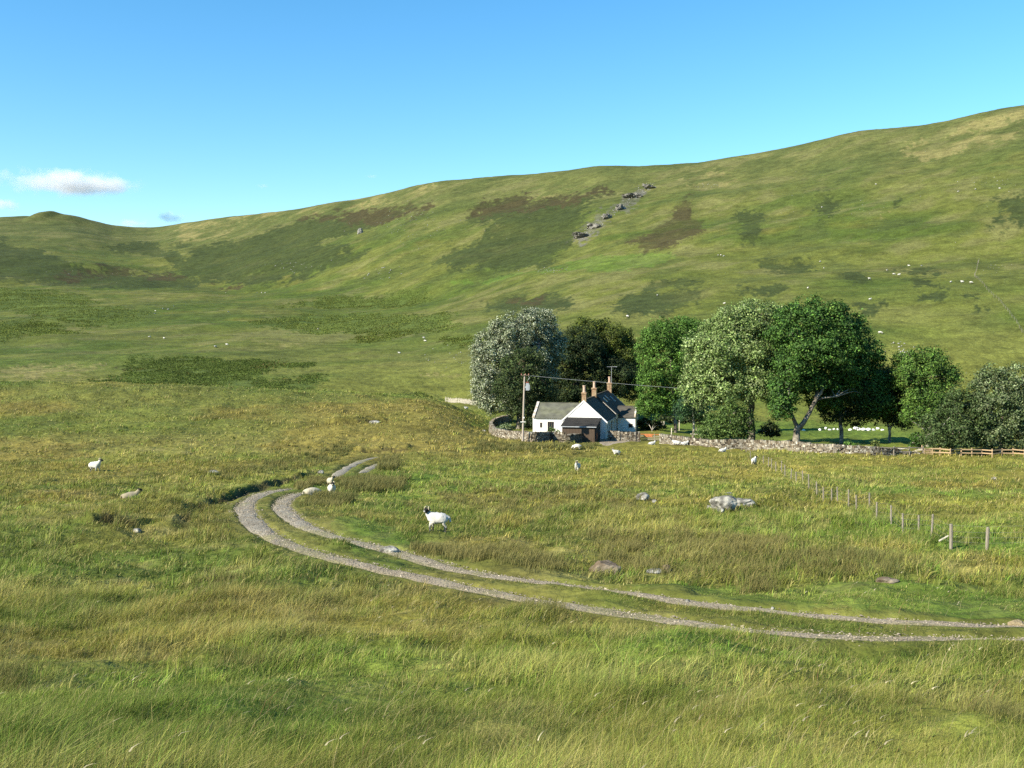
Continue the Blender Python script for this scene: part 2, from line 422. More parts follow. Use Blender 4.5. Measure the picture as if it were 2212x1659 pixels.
# ------------------------------------------------------------------ ground cover maps (world space)
def rg(ox, oy, sc, *pts): return [(ox + x / sc, oy + y / sc) for x, y in pts]
Z1 = lambda *p: rg(600, 500, 1.8433, *p)
Z2 = lambda *p: rg(1800, 280, 1.8433, *p)
Z3 = lambda *p: rg(0, 800, 2.212, *p)
Z6 = lambda *p: rg(0, 450, 2.949, *p)
BRACKEN = [Z3((590, 705), (800, 655), (830, 575), (1350, 562), (1750, 572), (2040, 582), (1980, 602), (1700, 640), (1640, 680), (1900, 690), (2060, 662), (2130, 700), (2000, 752), (1300, 730)),
    Z3((-300, 100), (0, 105), (250, 118), (560, 140), (650, 190), (600, 235), (970, 268), (850, 316), (560, 340), (330, 310), (0, 250), (-300, 250)),
    Z3((-300, 320), (0, 325), (250, 322), (400, 345), (520, 385), (430, 412), (200, 430), (0, 445), (-300, 445)),
    Z1((400, 738), (700, 688), (1150, 655), (1200, 690), (1100, 732), (770, 748)),
    Z1((210, 828), (430, 798), (800, 770), (1330, 790), (1360, 870), (1000, 884), (740, 880), (400, 867)),
    Z1((830, 908), (870, 888), (1070, 882), (1010, 920), (860, 926)),
    Z1((1300, 915), (1450, 890), (1500, 945), (1340, 948)),
    Z1((1000, 1200), (1180, 1190), (1240, 1215), (1100, 1228))]
ROCKY = [Z1((2000, 335), (2080, 270), (2200, 205), (2235, 225), (2120, 310), (2050, 372), (2010, 380)), Z2((0, 600), (60, 540), (190, 455), (220, 475), (120, 590), (30, 640))]
DARK = [Z1((1480, 752), (1600, 708), (1800, 688), (2020, 705), (2000, 745), (1800, 772), (1600, 778)), Z2((0, 1085), (120, 1050), (300, 1045), (480, 1040), (500, 1090), (420, 1120), (350, 1150), (150, 1165), (0, 1170)),
    Z1((-100, 420), (120, 400), (300, 330), (540, 260), (820, 215), (1150, 205), (1050, 262), (900, 310), (780, 345), (640, 380), (800, 420), (860, 450), (760, 505), (600, 545), (300, 600), (0, 590), (-140, 560)),
    Z1((1390, 235), (1500, 165), (1700, 135), (1900, 150), (2160, 95), (2210, 112), (2040, 180), (2060, 250), (2010, 330), (1960, 430), (1850, 500), (1500, 535), (1240, 500), (1270, 430), (1460, 360), (1560, 290), (1400, 275)),
    Z2((1100, 530), (1160, 520), (1220, 610), (1180, 660), (1130, 650)), Z2((660, 620), (790, 610), (800, 720), (810, 790), (700, 800), (680, 720)),
    Z2((1200, 955), (1330, 945), (1420, 990), (1300, 1012)), Z2((1500, 920), (1720, 908), (1740, 945), (1580, 960)), Z2((1580, 985), (1730, 975), (1740, 1030), (1620, 1045)),
    Z2((1310, 1120), (1480, 1095), (1490, 1140), (1340, 1175)), Z2((2080, 560), (2400, 520), (2400, 700), (2010, 725), (2120, 650)), Z2((1640, 1080), (1780, 1075), (1760, 1120), (1650, 1120)),
    Z2((300, 990), (480, 975), (470, 1010), (170, 1040)), Z2((690, 1040), (900, 1030), (880, 1080), (700, 1090)), Z2((1880, 1080), (1980, 1075), (1960, 1110)), Z2((1940, 1130), (2020, 1150), (1950, 1170)),
    Z2((780, 910), (1050, 905), (1040, 945), (830, 950)), Z2((1500, 560), (1540, 570), (1520, 610)),
    Z6((-600, 690), (0, 720), (150, 790), (380, 850), (600, 955), (800, 985), (1100, 1000), (1450, 990), (1600, 1050), (1710, 1110), (1690, 1165), (1000, 1175), (600, 1130), (0, 1072), (-600, 1050)),
    Z6((1000, 830), (1150, 770), (1350, 800), (1500, 860), (1600, 900), (1680, 960), (1600, 1000), (1450, 960), (1250, 900)), Z6((1450, 770), (1600, 770), (1650, 820), (1520, 830)),
    Z6((1750, 930), (1850, 820), (2300, 780), (2300, 1120), (1900, 1110))]
HEATHER = [Z1((540, 252), (820, 205), (1220, 195), (1120, 245), (960, 292), (840, 290), (700, 262)), Z1((1390, 240), (1500, 165), (1700, 133), (1900, 148), (2160, 92), (2190, 112), (2000, 165), (1800, 205), (1640, 250), (1600, 200), (1480, 250)),
    Z2((60, 800), (230, 700), (390, 550), (450, 620), (470, 740), (350, 810), (180, 830)), Z6((1050, 1010), (1450, 1000), (1560, 1050), (1300, 1070)), Z6((400, 1050), (800, 990), (1000, 1020), (700, 1110)),
    Z3((760, 620), (1060, 625), (1050, 650), (830, 655)), Z1((1650, 720), (1800, 705), (1850, 735), (1700, 745)), Z6((1830, 1130), (2060, 1150), (2050, 1170), (1880, 1160))]
LUSH = [Z2((-250, 900), (0, 880), (300, 850), (330, 880), (200, 930), (0, 955), (-250, 960)), Z1((1340, 590), (1700, 545), (2000, 540), (2212, 500), (2300, 560), (1900, 570), (1500, 600)),
    [(2000, 1235), (2300, 1232), (2800, 1240), (2800, 1312), (2600, 1312), (2300, 1305), (1950, 1290), (1920, 1262)],
    [(1370, 1232), (1460, 1222), (1450, 1246), (1380, 1250)],
    [(1100, 1660), (1250, 1640), (1160, 1560), (1000, 1530), (960, 1560)], [(1700, 1722), (2000, 1700), (2700, 1715), (3100, 1760), (3100, 1810), (2300, 1770), (1800, 1740)],
    [(2690, 1590), (3100, 1590), (3100, 1640), (2700, 1640)]]
STRAW = [Z3((-100, 640), (200, 612), (600, 605), (720, 625), (450, 660), (100, 680)), Z1((-200, 150), (900, 130), (1150, 80), (1200, 130), (1000, 180), (600, 220), (0, 300), (-200, 300)),
    Z2((1600, 300), (2100, 110), (2212, 90), (2150, 230), (1700, 350)), Z2((400, 440), (560, 420), (720, 460), (560, 470)), Z2((1380, 660), (1480, 640), (1460, 680)), Z1((1700, 140), (2000, 110), (1800, 150)),
    Z1((270, 935), (420, 945), (540, 962), (420, 968)), Z1((1180, 1105), (1300, 1100), (1420, 1150), (1300, 1165)), Z6((950, 520), (1050, 630), (700, 570)), Z6((1500, 660), (1950, 620), (1900, 720), (1560, 770))]

def to_polar(poly): return np.array([((x - XC) / F, math.log(pix(x, y, h_base)[1])) for x, y in poly])
_polys = {}
def mask(polys, key, X, Y, soft=1.0, wob=1.0):
    """soft edged inside-test of ground areas given by their outlines, with ragged margins"""
    if key not in _polys: _polys[key] = [to_polar(p) for p in polys]
    u = np.asarray(X, float) / np.maximum(Y, .5); v = np.log(np.maximum(Y, .5))
    D = np.hypot(X, Y)
    n = (1.5 * fbm(u * 60, v * 22, 1.0, 91, 4, .6) + 1.1 * fbm(u * 300, v * 110, 1.0, 97, 3, .7)) * wob
    out = np.zeros(np.shape(u))
    for P in _polys[key]:
        su, sv = np.ptp(P[:, 0]), np.ptp(P[:, 1])
        lo, hi = P.min(0) - .15 * np.array([su, sv]) - .01, P.max(0) + .15 * np.array([su, sv]) + .01
        k = np.nonzero((u > lo[0]) & (u < hi[0]) & (v > lo[1]) & (v < hi[1]))
        if not len(k[0]): continue
        uu, vv = u[k], v[k]
        sc = min(max(.35 * soft * min(su, sv * .25), 1e-4), .0055 * soft)              # margin width
        ins = np.zeros(len(uu), bool); dist = np.full(len(uu), 1e9)
        for i in range(len(P)):
            (ax, ay), (bx, by) = P[i], P[(i + 1) % len(P)]
            c = ((ay > vv) != (by > vv)) & (uu < (bx - ax) * (vv - ay) / (by - ay + 1e-12) + ax)
            ins ^= c
            A = np.array([ax, ay * .25]); B = np.array([bx, by * .25]); d = B - A; l2 = d @ d + 1e-15
            t = np.clip(((uu - A[0]) * d[0] + (vv * .25 - A[1]) * d[1]) / l2, 0, 1)
            dist = np.minimum(dist, np.hypot(uu - A[0] - t * d[0], vv * .25 - A[1] - t * d[1]))
        sd = np.where(ins, dist, -dist) / sc + n[k] * .55
        out[k] = np.maximum(out[k], sstep(-.25, .3, sd))
    return out

C3 = lambda *c: np.array(c, float)
GREEN, OLIVE, BROWN, PALE, BRIGHT = C3(.090, .120, .021), C3(.128, .134, .028), C3(.132, .108, .034), C3(.25, .215, .085), C3(.080, .150, .020)
BRK, DRK, HEA = C3(.070, .098, .020), C3(.036, .048, .014), C3(.046, .038, .016)
GOLD = C3(.165, .125, .026)

def cover(X, Y, detail=False):
    X = np.asarray(X, float); Y = np.asarray(Y, float)
    D = np.hypot(X, Y); big = lambda wl, s, o=3: fbm(X, Y, wl, s, o)
    near = 1 - sstep(60, 160, D)
    mixv = lambda a, b, w: a * (1 - w[..., None]) + b * w[..., None]
    n1 = big(7, 40) * near + big(60, 41) * (1 - near)
    n2 = big(2.2, 44) * near + big(22, 45) * (1 - near)
    n3 = big(16, 48) * near + big(110, 49) * (1 - near)
    c = mixv(np.broadcast_to(GREEN, X.shape + (3,)), OLIVE, sstep(-.5, .6, n1 + .35 * n2 + .15))
    c = mixv(c, BROWN, .32 * sstep(.15, .8, n3 + .4 * n2) * (1 - .5 * sstep(250, 500, D)))
    c = mixv(c, GOLD, .4 * sstep(.3, .9, -n1 * .5 + big(11, 52) * near + .5 * n2))
    c = mixv(c, BRIGHT, .45 * sstep(.2, .8, -n3 + .5 * big(5, 55)) * near)
    c = mixv(c, PALE, .30 * sstep(.35, .95, big(1.3, 58, 2) * near + .6 * n2))
    # golden brown moor on the middle ground left of the track and in the paddock
    e = sstep(70, 95, D) * (1 - sstep(165, 185, D))
    c = mixv(c, np.broadcast_to(C3(.160, .120, .030), c.shape), .48 * e * sstep(-.25, .5, big(18, 60) + .4 * big(5, 61)) * (1 - sstep(-5, 12, X)))
    e2 = sstep(48, 62, D) * (1 - sstep(125, 140, D)) * sstep(-8, 4, X)
    c = mixv(c, np.broadcast_to(C3(.145, .125, .026), c.shape), .6 * e2 * sstep(-.5, .4, big(14, 62) + .3 * n2))
    # the upper slopes are paler and browner than the valley
    Zh = h_base(X, Y) - ZC
    c = c * (1 - .22 * sstep(150, 400, D))[..., None] * (1 - sstep(180, 320, D)[..., None] * C3(.07, 0, 0))
    up = sstep(45, 150, Zh) * sstep(300, 500, D)
    c = mixv(c, np.broadcast_to(C3(.088, .096, .033), c.shape), .65 * up)
    streak = fbm(X * .35 + Y * .15, Y * .5 - X * .4, 9, 66, 4)
    farw = sstep(220, 420, D)
    c = mixv(c, np.broadcast_to(C3(.132, .126, .050), c.shape), .5 * farw * sstep(.15, .8, streak + .4 * n1))
    c = mixv(c, np.broadcast_to(C3(.055, .070, .020), c.shape), .55 * farw * sstep(.1, .75, -streak + .5 * big(35, 68)))
    c = mixv(c, PALE * C3(.8, .8, .8), .6 * mask(STRAW, 'S', X, Y, 1.6, 1.8) * sstep(-.6, .5, n2))
    c = mixv(c, BRIGHT, .42 * mask(LUSH, 'L', X, Y))
    md = mask(DARK, 'D', X, Y, 1.9, 1.15); c = mixv(c, DRK, .9 * md * (.78 + .3 * sstep(-.6, .4, n2)))
    c = mixv(c, HEA, .88 * mask(HEATHER, 'H', X, Y, 1.8, 1.2) * (.65 + .35 * sstep(-.5, .4, n2)))
    c = mixv(c, np.broadcast_to(C3(.105, .10, .085), c.shape), .85 * mask(ROCKY, 'R', X, Y, 1.0, 1.9) * (.55 + .45 * sstep(-.4, .2, n2)))
    mb = mask(BRACKEN, 'B', X, Y, 1.5, 1.5); c = mixv(c, BRK, .85 * mb)
    td = track_dist(X, Y)
    c = mixv(c, np.broadcast_to(C3(.135, .130, .034), c.shape), .5 * (1 - sstep(.5, 1.7, td + .5 * fbm(X, Y, 1.5, 141, 2))))
    c = c * (1 - .18 * (1 - sstep(1.0, 3.0, td)))[..., None]  # verge ground darkened in colour, standing in for blade self-shadow
    for P, side, hgt, wid in BANKS:
        d, s, e_ = seg_dist(X, Y, P)
        c = mixv(c, np.broadcast_to(C3(.045, .036, .018), c.shape), .8 * e_ * (1 - sstep(.10, .35, d + .25 * fbm(X, Y, 1.6, 95, 2))))
    c = c * np.clip(1 + .11 * n2 + .06 * n1, .5, 1.6)[..., None]
    return np.clip(c, .004, 1)

def grass_height(X, Y):
    D = np.hypot(X, Y)
    hh = .26 * (.66 + .34 * sstep(10, 34, D)) * (1 + .45 * fbm(X, Y, 6, 71, 2) + .45 * fbm(X, Y, 1.4, 72, 2))
    td = track_dist(X, Y)
    hh = hh * (.16 + .84 * sstep(.7, 2.6, td))
    hh = hh * (1 - .62 * mask(LUSH, 'L', X, Y))
    hh = hh * (.45 + .55 * sstep(.5, .7, td))
    for cx, cy, r in CLEAR: hh = hh * (.3 + .7 * sstep(r * .6, r, np.hypot(X - cx, Y - cy)))
    q = np.hypot((X - 11.5) / 15, (Y - 149) / 17)
    return np.clip(hh, .02, .8) * (.3 + .7 * sstep(.8, 1.1, q))
CLEAR = []

# ------------------------------------------------------------------ ground sheet: rings round the eye, fine inside the view
def build_ground():
    dense = np.radians(np.linspace(-33, 33, 901))
    side = np.radians(np.r_[np.linspace(35, 60, 14), np.linspace(66, 180, 20)])
    th = np.r_[-side[::-1][1:], dense, side]
    r1 = np.exp(np.linspace(math.log(1.2), math.log(8), 50, endpoint=False))
    r2 = np.exp(np.linspace(math.log(8), math.log(210), 700, endpoint=False))
    r3 = np.exp(np.linspace(math.log(210), math.log(1750), 520, endpoint=False))
    r4 = np.exp(np.linspace(math.log(1750), math.log(3100), 14))
    r = np.r_[r1, r2, r3, r4]
    nT, nR = len(th), len(r)
    X = (r[:, None] * np.sin(th)[None, :]); Y = (r[:, None] * np.cos(th)[None, :])
    Z = h(X, Y)
    Cc = cover(X, Y)
    # bracken beds stand up as low scrub of their own; the earth beneath stays put
    V = np.stack([X, Y, Z], -1).reshape(-1, 3)
    V = np.vstack([V, [[0, 0, ground(0, .9)]]])
    Cc = np.vstack([Cc.reshape(-1, 3), Cc[0, nT // 2][None]])
    i, j = np.meshgrid(np.arange(nR - 1), np.arange(nT), indexing='ij')
    j2 = (j + 1) % nT
    Q = np.stack([i * nT + j, i * nT + j2, (i + 1) * nT + j2, (i + 1) * nT + j], -1).reshape(-1, 4)[:, ::-1]
    k = np.arange(nT); T = np.stack([np.full(nT, nR * nT), k, (k + 1) % nT], -1)[:, ::-1]
    me = mesh_np('ground', V, [Q, T], M['ground'], Cc, True)
    tag(link('ground', me), kind='structure')

# ------------------------------------------------------------------ blades, fronds and leaves as one array of small faces
def blade_mesh(P, hgt, wid, az, lean, col, segs, tipcol=None, waz=None):
    n = len(P)
    ts = [0, .42, .76, 1.0] if segs == 3 else [0, .55, 1.0]
    ws = [1, .85, .5, 0] if segs == 3 else [1, .75, 0]
    d = np.stack([np.cos(az), np.sin(az), np.zeros(n)], 1)
    wa = rng.uniform(0, 6.283, n) if waz is None else waz
    w = np.stack([np.cos(wa), np.sin(wa), np.zeros(n)], 1)
    rows = []; cr = []
    for t, ww in zip(ts, ws):
        c = P + d * (hgt * lean * t ** 1.8)[:, None]; c[:, 2] += hgt * (t - .30 * np.minimum(lean, 1.4) * t * t)
        cc = col if tipcol is None else col * (1 - t) + tipcol * t
        if ww > 0:
            rows += [c - w * (wid * ww / 2)[:, None], c + w * (wid * ww / 2)[:, None]]; cr += [cc, cc]
        else: rows.append(c); cr.append(cc)
    k = len(rows)
    V = np.stack(rows, 1).reshape(-1, 3); Cv = np.stack(cr, 1).reshape(-1, 3)
    b = (np.arange(n) * k)[:, None]
    Q = np.vstack([b + np.array([[2 * s, 2 * s + 1, 2 * s + 3, 2 * s + 2]]) for s in range(segs - 1)])
    T = b + np.array([[2 * segs - 2, 2 * segs - 1, 2 * segs]])
    return V, Q, T, Cv

def merge(parts):
    off = 0; Vs, Qs, Ts, Cs = [], [], [], []
    for V, Q, T, Cv in parts:
        Vs.append(V); Qs.append(Q + off); Ts.append(T + off); Cs.append(Cv); off += len(V)
    return np.vstack(Vs), np.vstack(Qs), np.vstack(Ts), np.vstack(Cs)

def scatter(n, d0, d1, u0=-.56, u1=.56):
    D = np.sqrt(rng.uniform(d0 * d0, d1 * d1, n)); u = rng.uniform(u0, u1, n)
    return u * D, D

def build_grass():
    parts = []
    bands = [(4.0, 13, 24000, 12, .0040, 3), (13, 28, 22000, 11, .0085, 3), (28, 55, 15500, 11, .021, 2), (55, 105, 17500, 9, .042, 2), (105, 205, 17500, 6, .080, 2)]
    for d0, d1, nt, per, wid, segs in bands:
        tx, ty = scatter(nt, d0, d1); sx, sy = scatter(nt // 5, d0, d1, .56, .86); tx = np.r_[tx, sx, -sx]; ty = np.r_[ty, sy, sy]
        th_ = grass_height(tx, ty)
        keep = (track_dist(tx, ty) > .44 + .24 * fbm(tx, ty, 1.7, 78, 3)) & ((mask(BRACKEN, 'B', tx, ty) < .5))
        q = np.hypot((tx - 11.5) / 15, (ty - 149) / 17); keep &= q > .8
        if d0 > 100: keep &= (tx < 8) | (ty < 118)
        tx, ty, th_ = tx[keep], ty[keep], th_[keep]
        n = len(tx)
        rad = .115 + .0035 * ty
        hum = (fbm(tx, ty, 1.2, 401, 2) + .8 * fbm(tx, ty, 2.9, 405, 2)) * sstep(.8, 2.5, track_dist(tx, ty)); th_ = th_ * np.exp((.36 - .14 * sstep(40, 80, ty)) * hum)
        hm = np.repeat(hum, per)[:, None]
        X = np.repeat(tx, per) + rng.normal(0, 1, n * per) * np.repeat(rad, per) * .5
        Y = np.repeat(ty, per) + rng.normal(0, 1, n * per) * np.repeat(rad, per) * .6
        H0 = np.repeat(th_ * np.exp(rng.normal(0, .26, n)), per) * rng.uniform(.55, 1.2, n * per)
        ok = track_dist(X, Y) > .40 + .22 * fbm(X, Y, 1.7, 78, 3); H0 = np.where(ok, H0, H0 * .25)
        H0 = np.minimum(H0, .5)
        P = np.stack([X, Y, h(X, Y) - .02], 1)
        taz = np.repeat(rng.normal(.25, .8, n), per)
        az = taz + rng.normal(0, .55, n * per)
        lean = np.abs(np.repeat(rng.normal(.7, .38, n), per) + rng.normal(0, .25, n * per))
        c = cover(X, Y)
        tt = np.repeat(rng.normal(0, 1, n), per)[:, None]; bb = rng.normal(0, 1, (n * per, 1))
        c = c * np.exp(.22 * tt + (.26 - .08 * sstep(50, 90, Y))[:, None] * bb)
        c = c * np.exp(.24 * hm * C3(1.15, 1.0, .9))  # shade between tussocks put into the colour: low clumps darker, tall ones lighter
        dry = (rng.random(n * per) < .10 + .08 * np.clip(np.repeat(rng.normal(0, 1, n), per), 0, 2))[:, None]
        c = np.where(dry, .3 * c + .7 * C3(.27, .23, .105) * np.exp(.2 * bb), c)
        kind = np.repeat(rng.random(n), per)
        c = np.where((kind < .20)[:, None] & ~dry, c * C3(.74, 1.02, .8), c)
        c = np.where((kind > .86)[:, None] & ~dry, c * C3(.60, .62, .62), c)
        H0 = np.where(kind > .86, H0 * 1.25, H0)
        wd = wid * rng.uniform(.6, 1.3, n * per)
        c = c * (1.45 + .18 * sstep(50, 90, Y))[:, None]; tip = c * C3(1.12, 1.05, .95); st = .45 * sstep(.3, 1.2, hm); tip = tip * (1 - st) + st * C3(.30, .27, .12)
        parts.append(blade_mesh(P, H0, wd, az, lean, np.clip(c, 0, 1), segs, np.clip(tip, 0, 1)))
    # seed stalks: thin pale stems that end in a feathery head, most of them close to the eye
    for d0, d1, n, wid in ((4.5, 12, 420, .004), (12, 30, 700, .007)):
        X, Y = scatter(n, d0, d1); k = (track_dist(X, Y) > .8) & (fbm(X, Y, 3.5, 77, 2) > -.15); X, Y = X[k], Y[k]; n = len(X)
        P = np.stack([X, Y, h(X, Y)], 1); H0 = rng.uniform(.28, .5, n); az = rng.normal(.2, .35, n); lean = np.abs(rng.normal(.8, .25, n))
        red = rng.random((n, 1)) < .25
        c = np.where(red, C3(.22, .12, .06), C3(.33, .28, .15)) * np.exp(.2 * rng.normal(0, 1, (n, 1)))
        parts.append(blade_mesh(P, H0, np.full(n, wid), az, lean, c, 3))
        d = np.stack([np.cos(az), np.sin(az), np.zeros(n)], 1)
        T0 = P + d * (H0 * lean)[:, None] * .82; T0[:, 2] += H0 * (.86 - .30 * np.minimum(lean, 1.4) * .74)
        s = rng.random(n) < .35
        parts.append(blade_mesh(T0[s] - [0, 0, .01], np.full(s.sum(), .06), np.full(s.sum(), wid * 3.2), az[s], np.full(s.sum(), 1.6), np.clip(C3(.36, .32, .21) * np.exp(.2 * rng.normal(0, 1, (s.sum(), 1))), 0, 1), 3))
    V, Q, T, Cv = merge(parts)
    o = link('grass', mesh_np('grass', V, [Q, T], M['grass'], Cv))
    tag(o, 'long wind-blown moor grass covering the slope and valley floor', 'grass', kind='stuff')

def build_rushes():
    """dense rush beds beside the bend and along the ditch"""
    parts = []
    beds = [([(870, 1436), (985, 1418), (1000, 1404), (930, 1404), (860, 1426)], 190, .5), ([(900, 1480), (960, 1490), (1030, 1480), (1000, 1462), (930, 1466)], 260, .62), ([(985, 1432), (1060, 1448), (1170, 1440), (1180, 1405), (1080, 1412), (1010, 1420)], 420, .70),
            ([(1110, 1380), (1150, 1385), (1160, 1350), (1120, 1352)], 130, .85), ([(1160, 1632), (1400, 1655), (1700, 1690), (1500, 1600), (1250, 1590)], 320, .42),
            ([(1700, 1560), (2300, 1580), (2300, 1700), (1950, 1690), (1750, 1630)], 420, .46), ([(640, 1420), (900, 1370), (1050, 1310), (1000, 1300), (820, 1350), (600, 1390)], 260, .45),
            ([(1260, 1420), (1850, 1420), (1900, 1500), (1500, 1530), (1300, 1490)], 420, .42), ([(1370, 1300), (1650, 1310), (1750, 1300), (1740, 1318), (1400, 1325)], 260, .55),
            ([(560, 1690), (1050, 1760), (900, 1900), (500, 1850)], 160, .36), ([(2175, 1722), (2250, 1722), (2255, 1700), (2180, 1698)], 16, .62), ([(2880, 2170), (3010, 2190), (3010, 2100), (2900, 2080)], 60, .34), ([(-20, 2060), (90, 2060), (80, 1990), (-20, 1990)], 50, .30), ([(620, 1960), (760, 1970), (760, 1925), (640, 1920)], 40, .28), ([(1500, 1800), (1640, 1815), (1640, 1780), (1520, 1770)], 40, .36), ([(2300, 1640), (2700, 1650), (2640, 1700), (2350, 1690)], 160, .42)]
    for bi, (poly, n, hgt) in enumerate(beds):
        straw = bi in (0, 4, 5, 7, 9, 10)
        W = np.array([pix(x, y, h_smooth)[:2] for x, y in poly]); lo, hi = W.min(0), W.max(0)
        pts = []
        while len(pts) < n:
            p = rng.uniform(lo, hi); ins = False
            for i in range(len(W)):
                (ax, ay), (bx, by) = W[i], W[(i + 1) % len(W)]
                if (ay > p[1]) != (by > p[1]) and p[0] < (bx - ax) * (p[1] - ay) / (by - ay) + ax: ins = not ins
            if ins or rng.random() < .06: pts.append(p)
        pts = np.array(pts); k = track_dist(pts[:, 0], pts[:, 1]) > .75; pts = pts[k]
        per = 26; n2 = len(pts)
        X = np.repeat(pts[:, 0], per) + rng.normal(0, .16, n2 * per); Y = np.repeat(pts[:, 1], per) + rng.normal(0, .16, n2 * per)
        gh = np.ones(n2 * per)
        for cx, cy, r in CLEAR: gh = gh * (.3 + .7 * sstep(r * .6, r, np.hypot(X - cx, Y - cy)))
        P = np.stack([X, Y, h(X, Y) - .02], 1)
        H0 = np.repeat(hgt * rng.uniform(.7, 1.2, n2), per) * rng.uniform(.6, 1.15, n2 * per) * gh
        az = np.repeat(rng.normal(.25, .4, n2), per) + rng.normal(0, 1.0, n2 * per); lean = np.abs(rng.normal(.45, .25, n2 * per))
        t = np.repeat(rng.random(n2), per)[:, None]
        c = 1.25 * (C3(.060, .088, .022) * (1 - t) + C3(.125, .115, .032) * t) * np.exp(.22 * rng.normal(0, 1, (n2 * per, 1)))
        if straw: c = c * .35 + .65 * C3(.165, .150, .048) * np.exp(.25 * rng.normal(0, 1, (n2 * per, 1)))
        tip = c * .5 + .5 * C3(.24, .20, .075)
        D = np.hypot(X, Y)
        parts.append(blade_mesh(P, H0, .00042 * D * rng.uniform(.6, 1.3, n2 * per), az, lean, c, 3, tip))
    V, Q, T, Cv = merge(parts)
    tag(link('rushes', mesh_np('rushes', V, [Q, T], M['grass'], Cv)), 'beds of tall dark rushes beside the track and in the paddock', 'rushes', kind='stuff')

def build_bracken():
    parts = []
    for idx, (n, size) in enumerate(((52000, .6), (38000, 1.4), (15000, 1.2), (16000, 1.5), (28000, 1.3), (6000, 1.0), (6000, 1.0), (4000, .8))):
        P0 = to_polar(BRACKEN[idx]); lo, hi = P0.min(0), P0.max(0)
        u = rng.uniform(lo[0] - .01, hi[0] + .01, n * 2); D = np.sqrt(rng.uniform(math.exp(2 * (lo[1] - .02)), math.exp(2 * (hi[1] + .02)), n * 2))
        X, Y = u * D, D
        k = mask(BRACKEN, 'B', X, Y, 1.5, 1.5) * sstep(-.75, -.2, fbm(X, Y, 7, 131, 3)) > rng.uniform(.0, 1.0, n * 2) ** (1.0 if idx else 1.6); X, Y = X[k][:n], Y[k][:n]; m = len(X)
        k0 = .5 + .5 * size
        up = rng.uniform(.03, .42, m) * (.8 + .5 * fbm(X, Y, 9, 81, 2)) * mask(BRACKEN, 'B', X, Y, 1.3, 1.0)
        P = np.stack([X, Y, h(X, Y) + up], 1)
        nr = rng.normal(0, .55, (m, 3)) + [0, 0, 1.0]; nr /= np.linalg.norm(nr, axis=1, keepdims=True)
        c = (C3(.072, .102, .019) if idx == 0 else C3(.118, .146, .029)) * np.exp(.20 * rng.normal(0, 1, (m, 1)) + .28 * fbm(X, Y, 9, 83, 3)[:, None])
        br = (rng.random((m, 1)) < .01 + .22 * sstep(.55, 1.0, fbm(X, Y, 14, 85, 2))[:, None])
        c = np.where(br, C3(.12, .09, .028) * np.exp(.2 * rng.normal(0, 1, (m, 1))), c)
        parts.append(leaves(P, nr, .25 * k0 * rng.uniform(.6, 1.3, m), c, .5))
    off = 0; Vs, Qs, Cs = [], [], []
    for V, Q, Cv in parts: Vs.append(V); Qs.append(Q + off); Cs.append(Cv); off += len(V)
    V, Q, Cv = np.vstack(Vs), np.vstack(Qs), np.vstack(Cs)
    tag(link('bracken', mesh_np('bracken', V, [Q], M['bracken'], Cv)), 'dark green beds of bracken on the valley floor beyond the near field', 'bracken', kind='stuff')

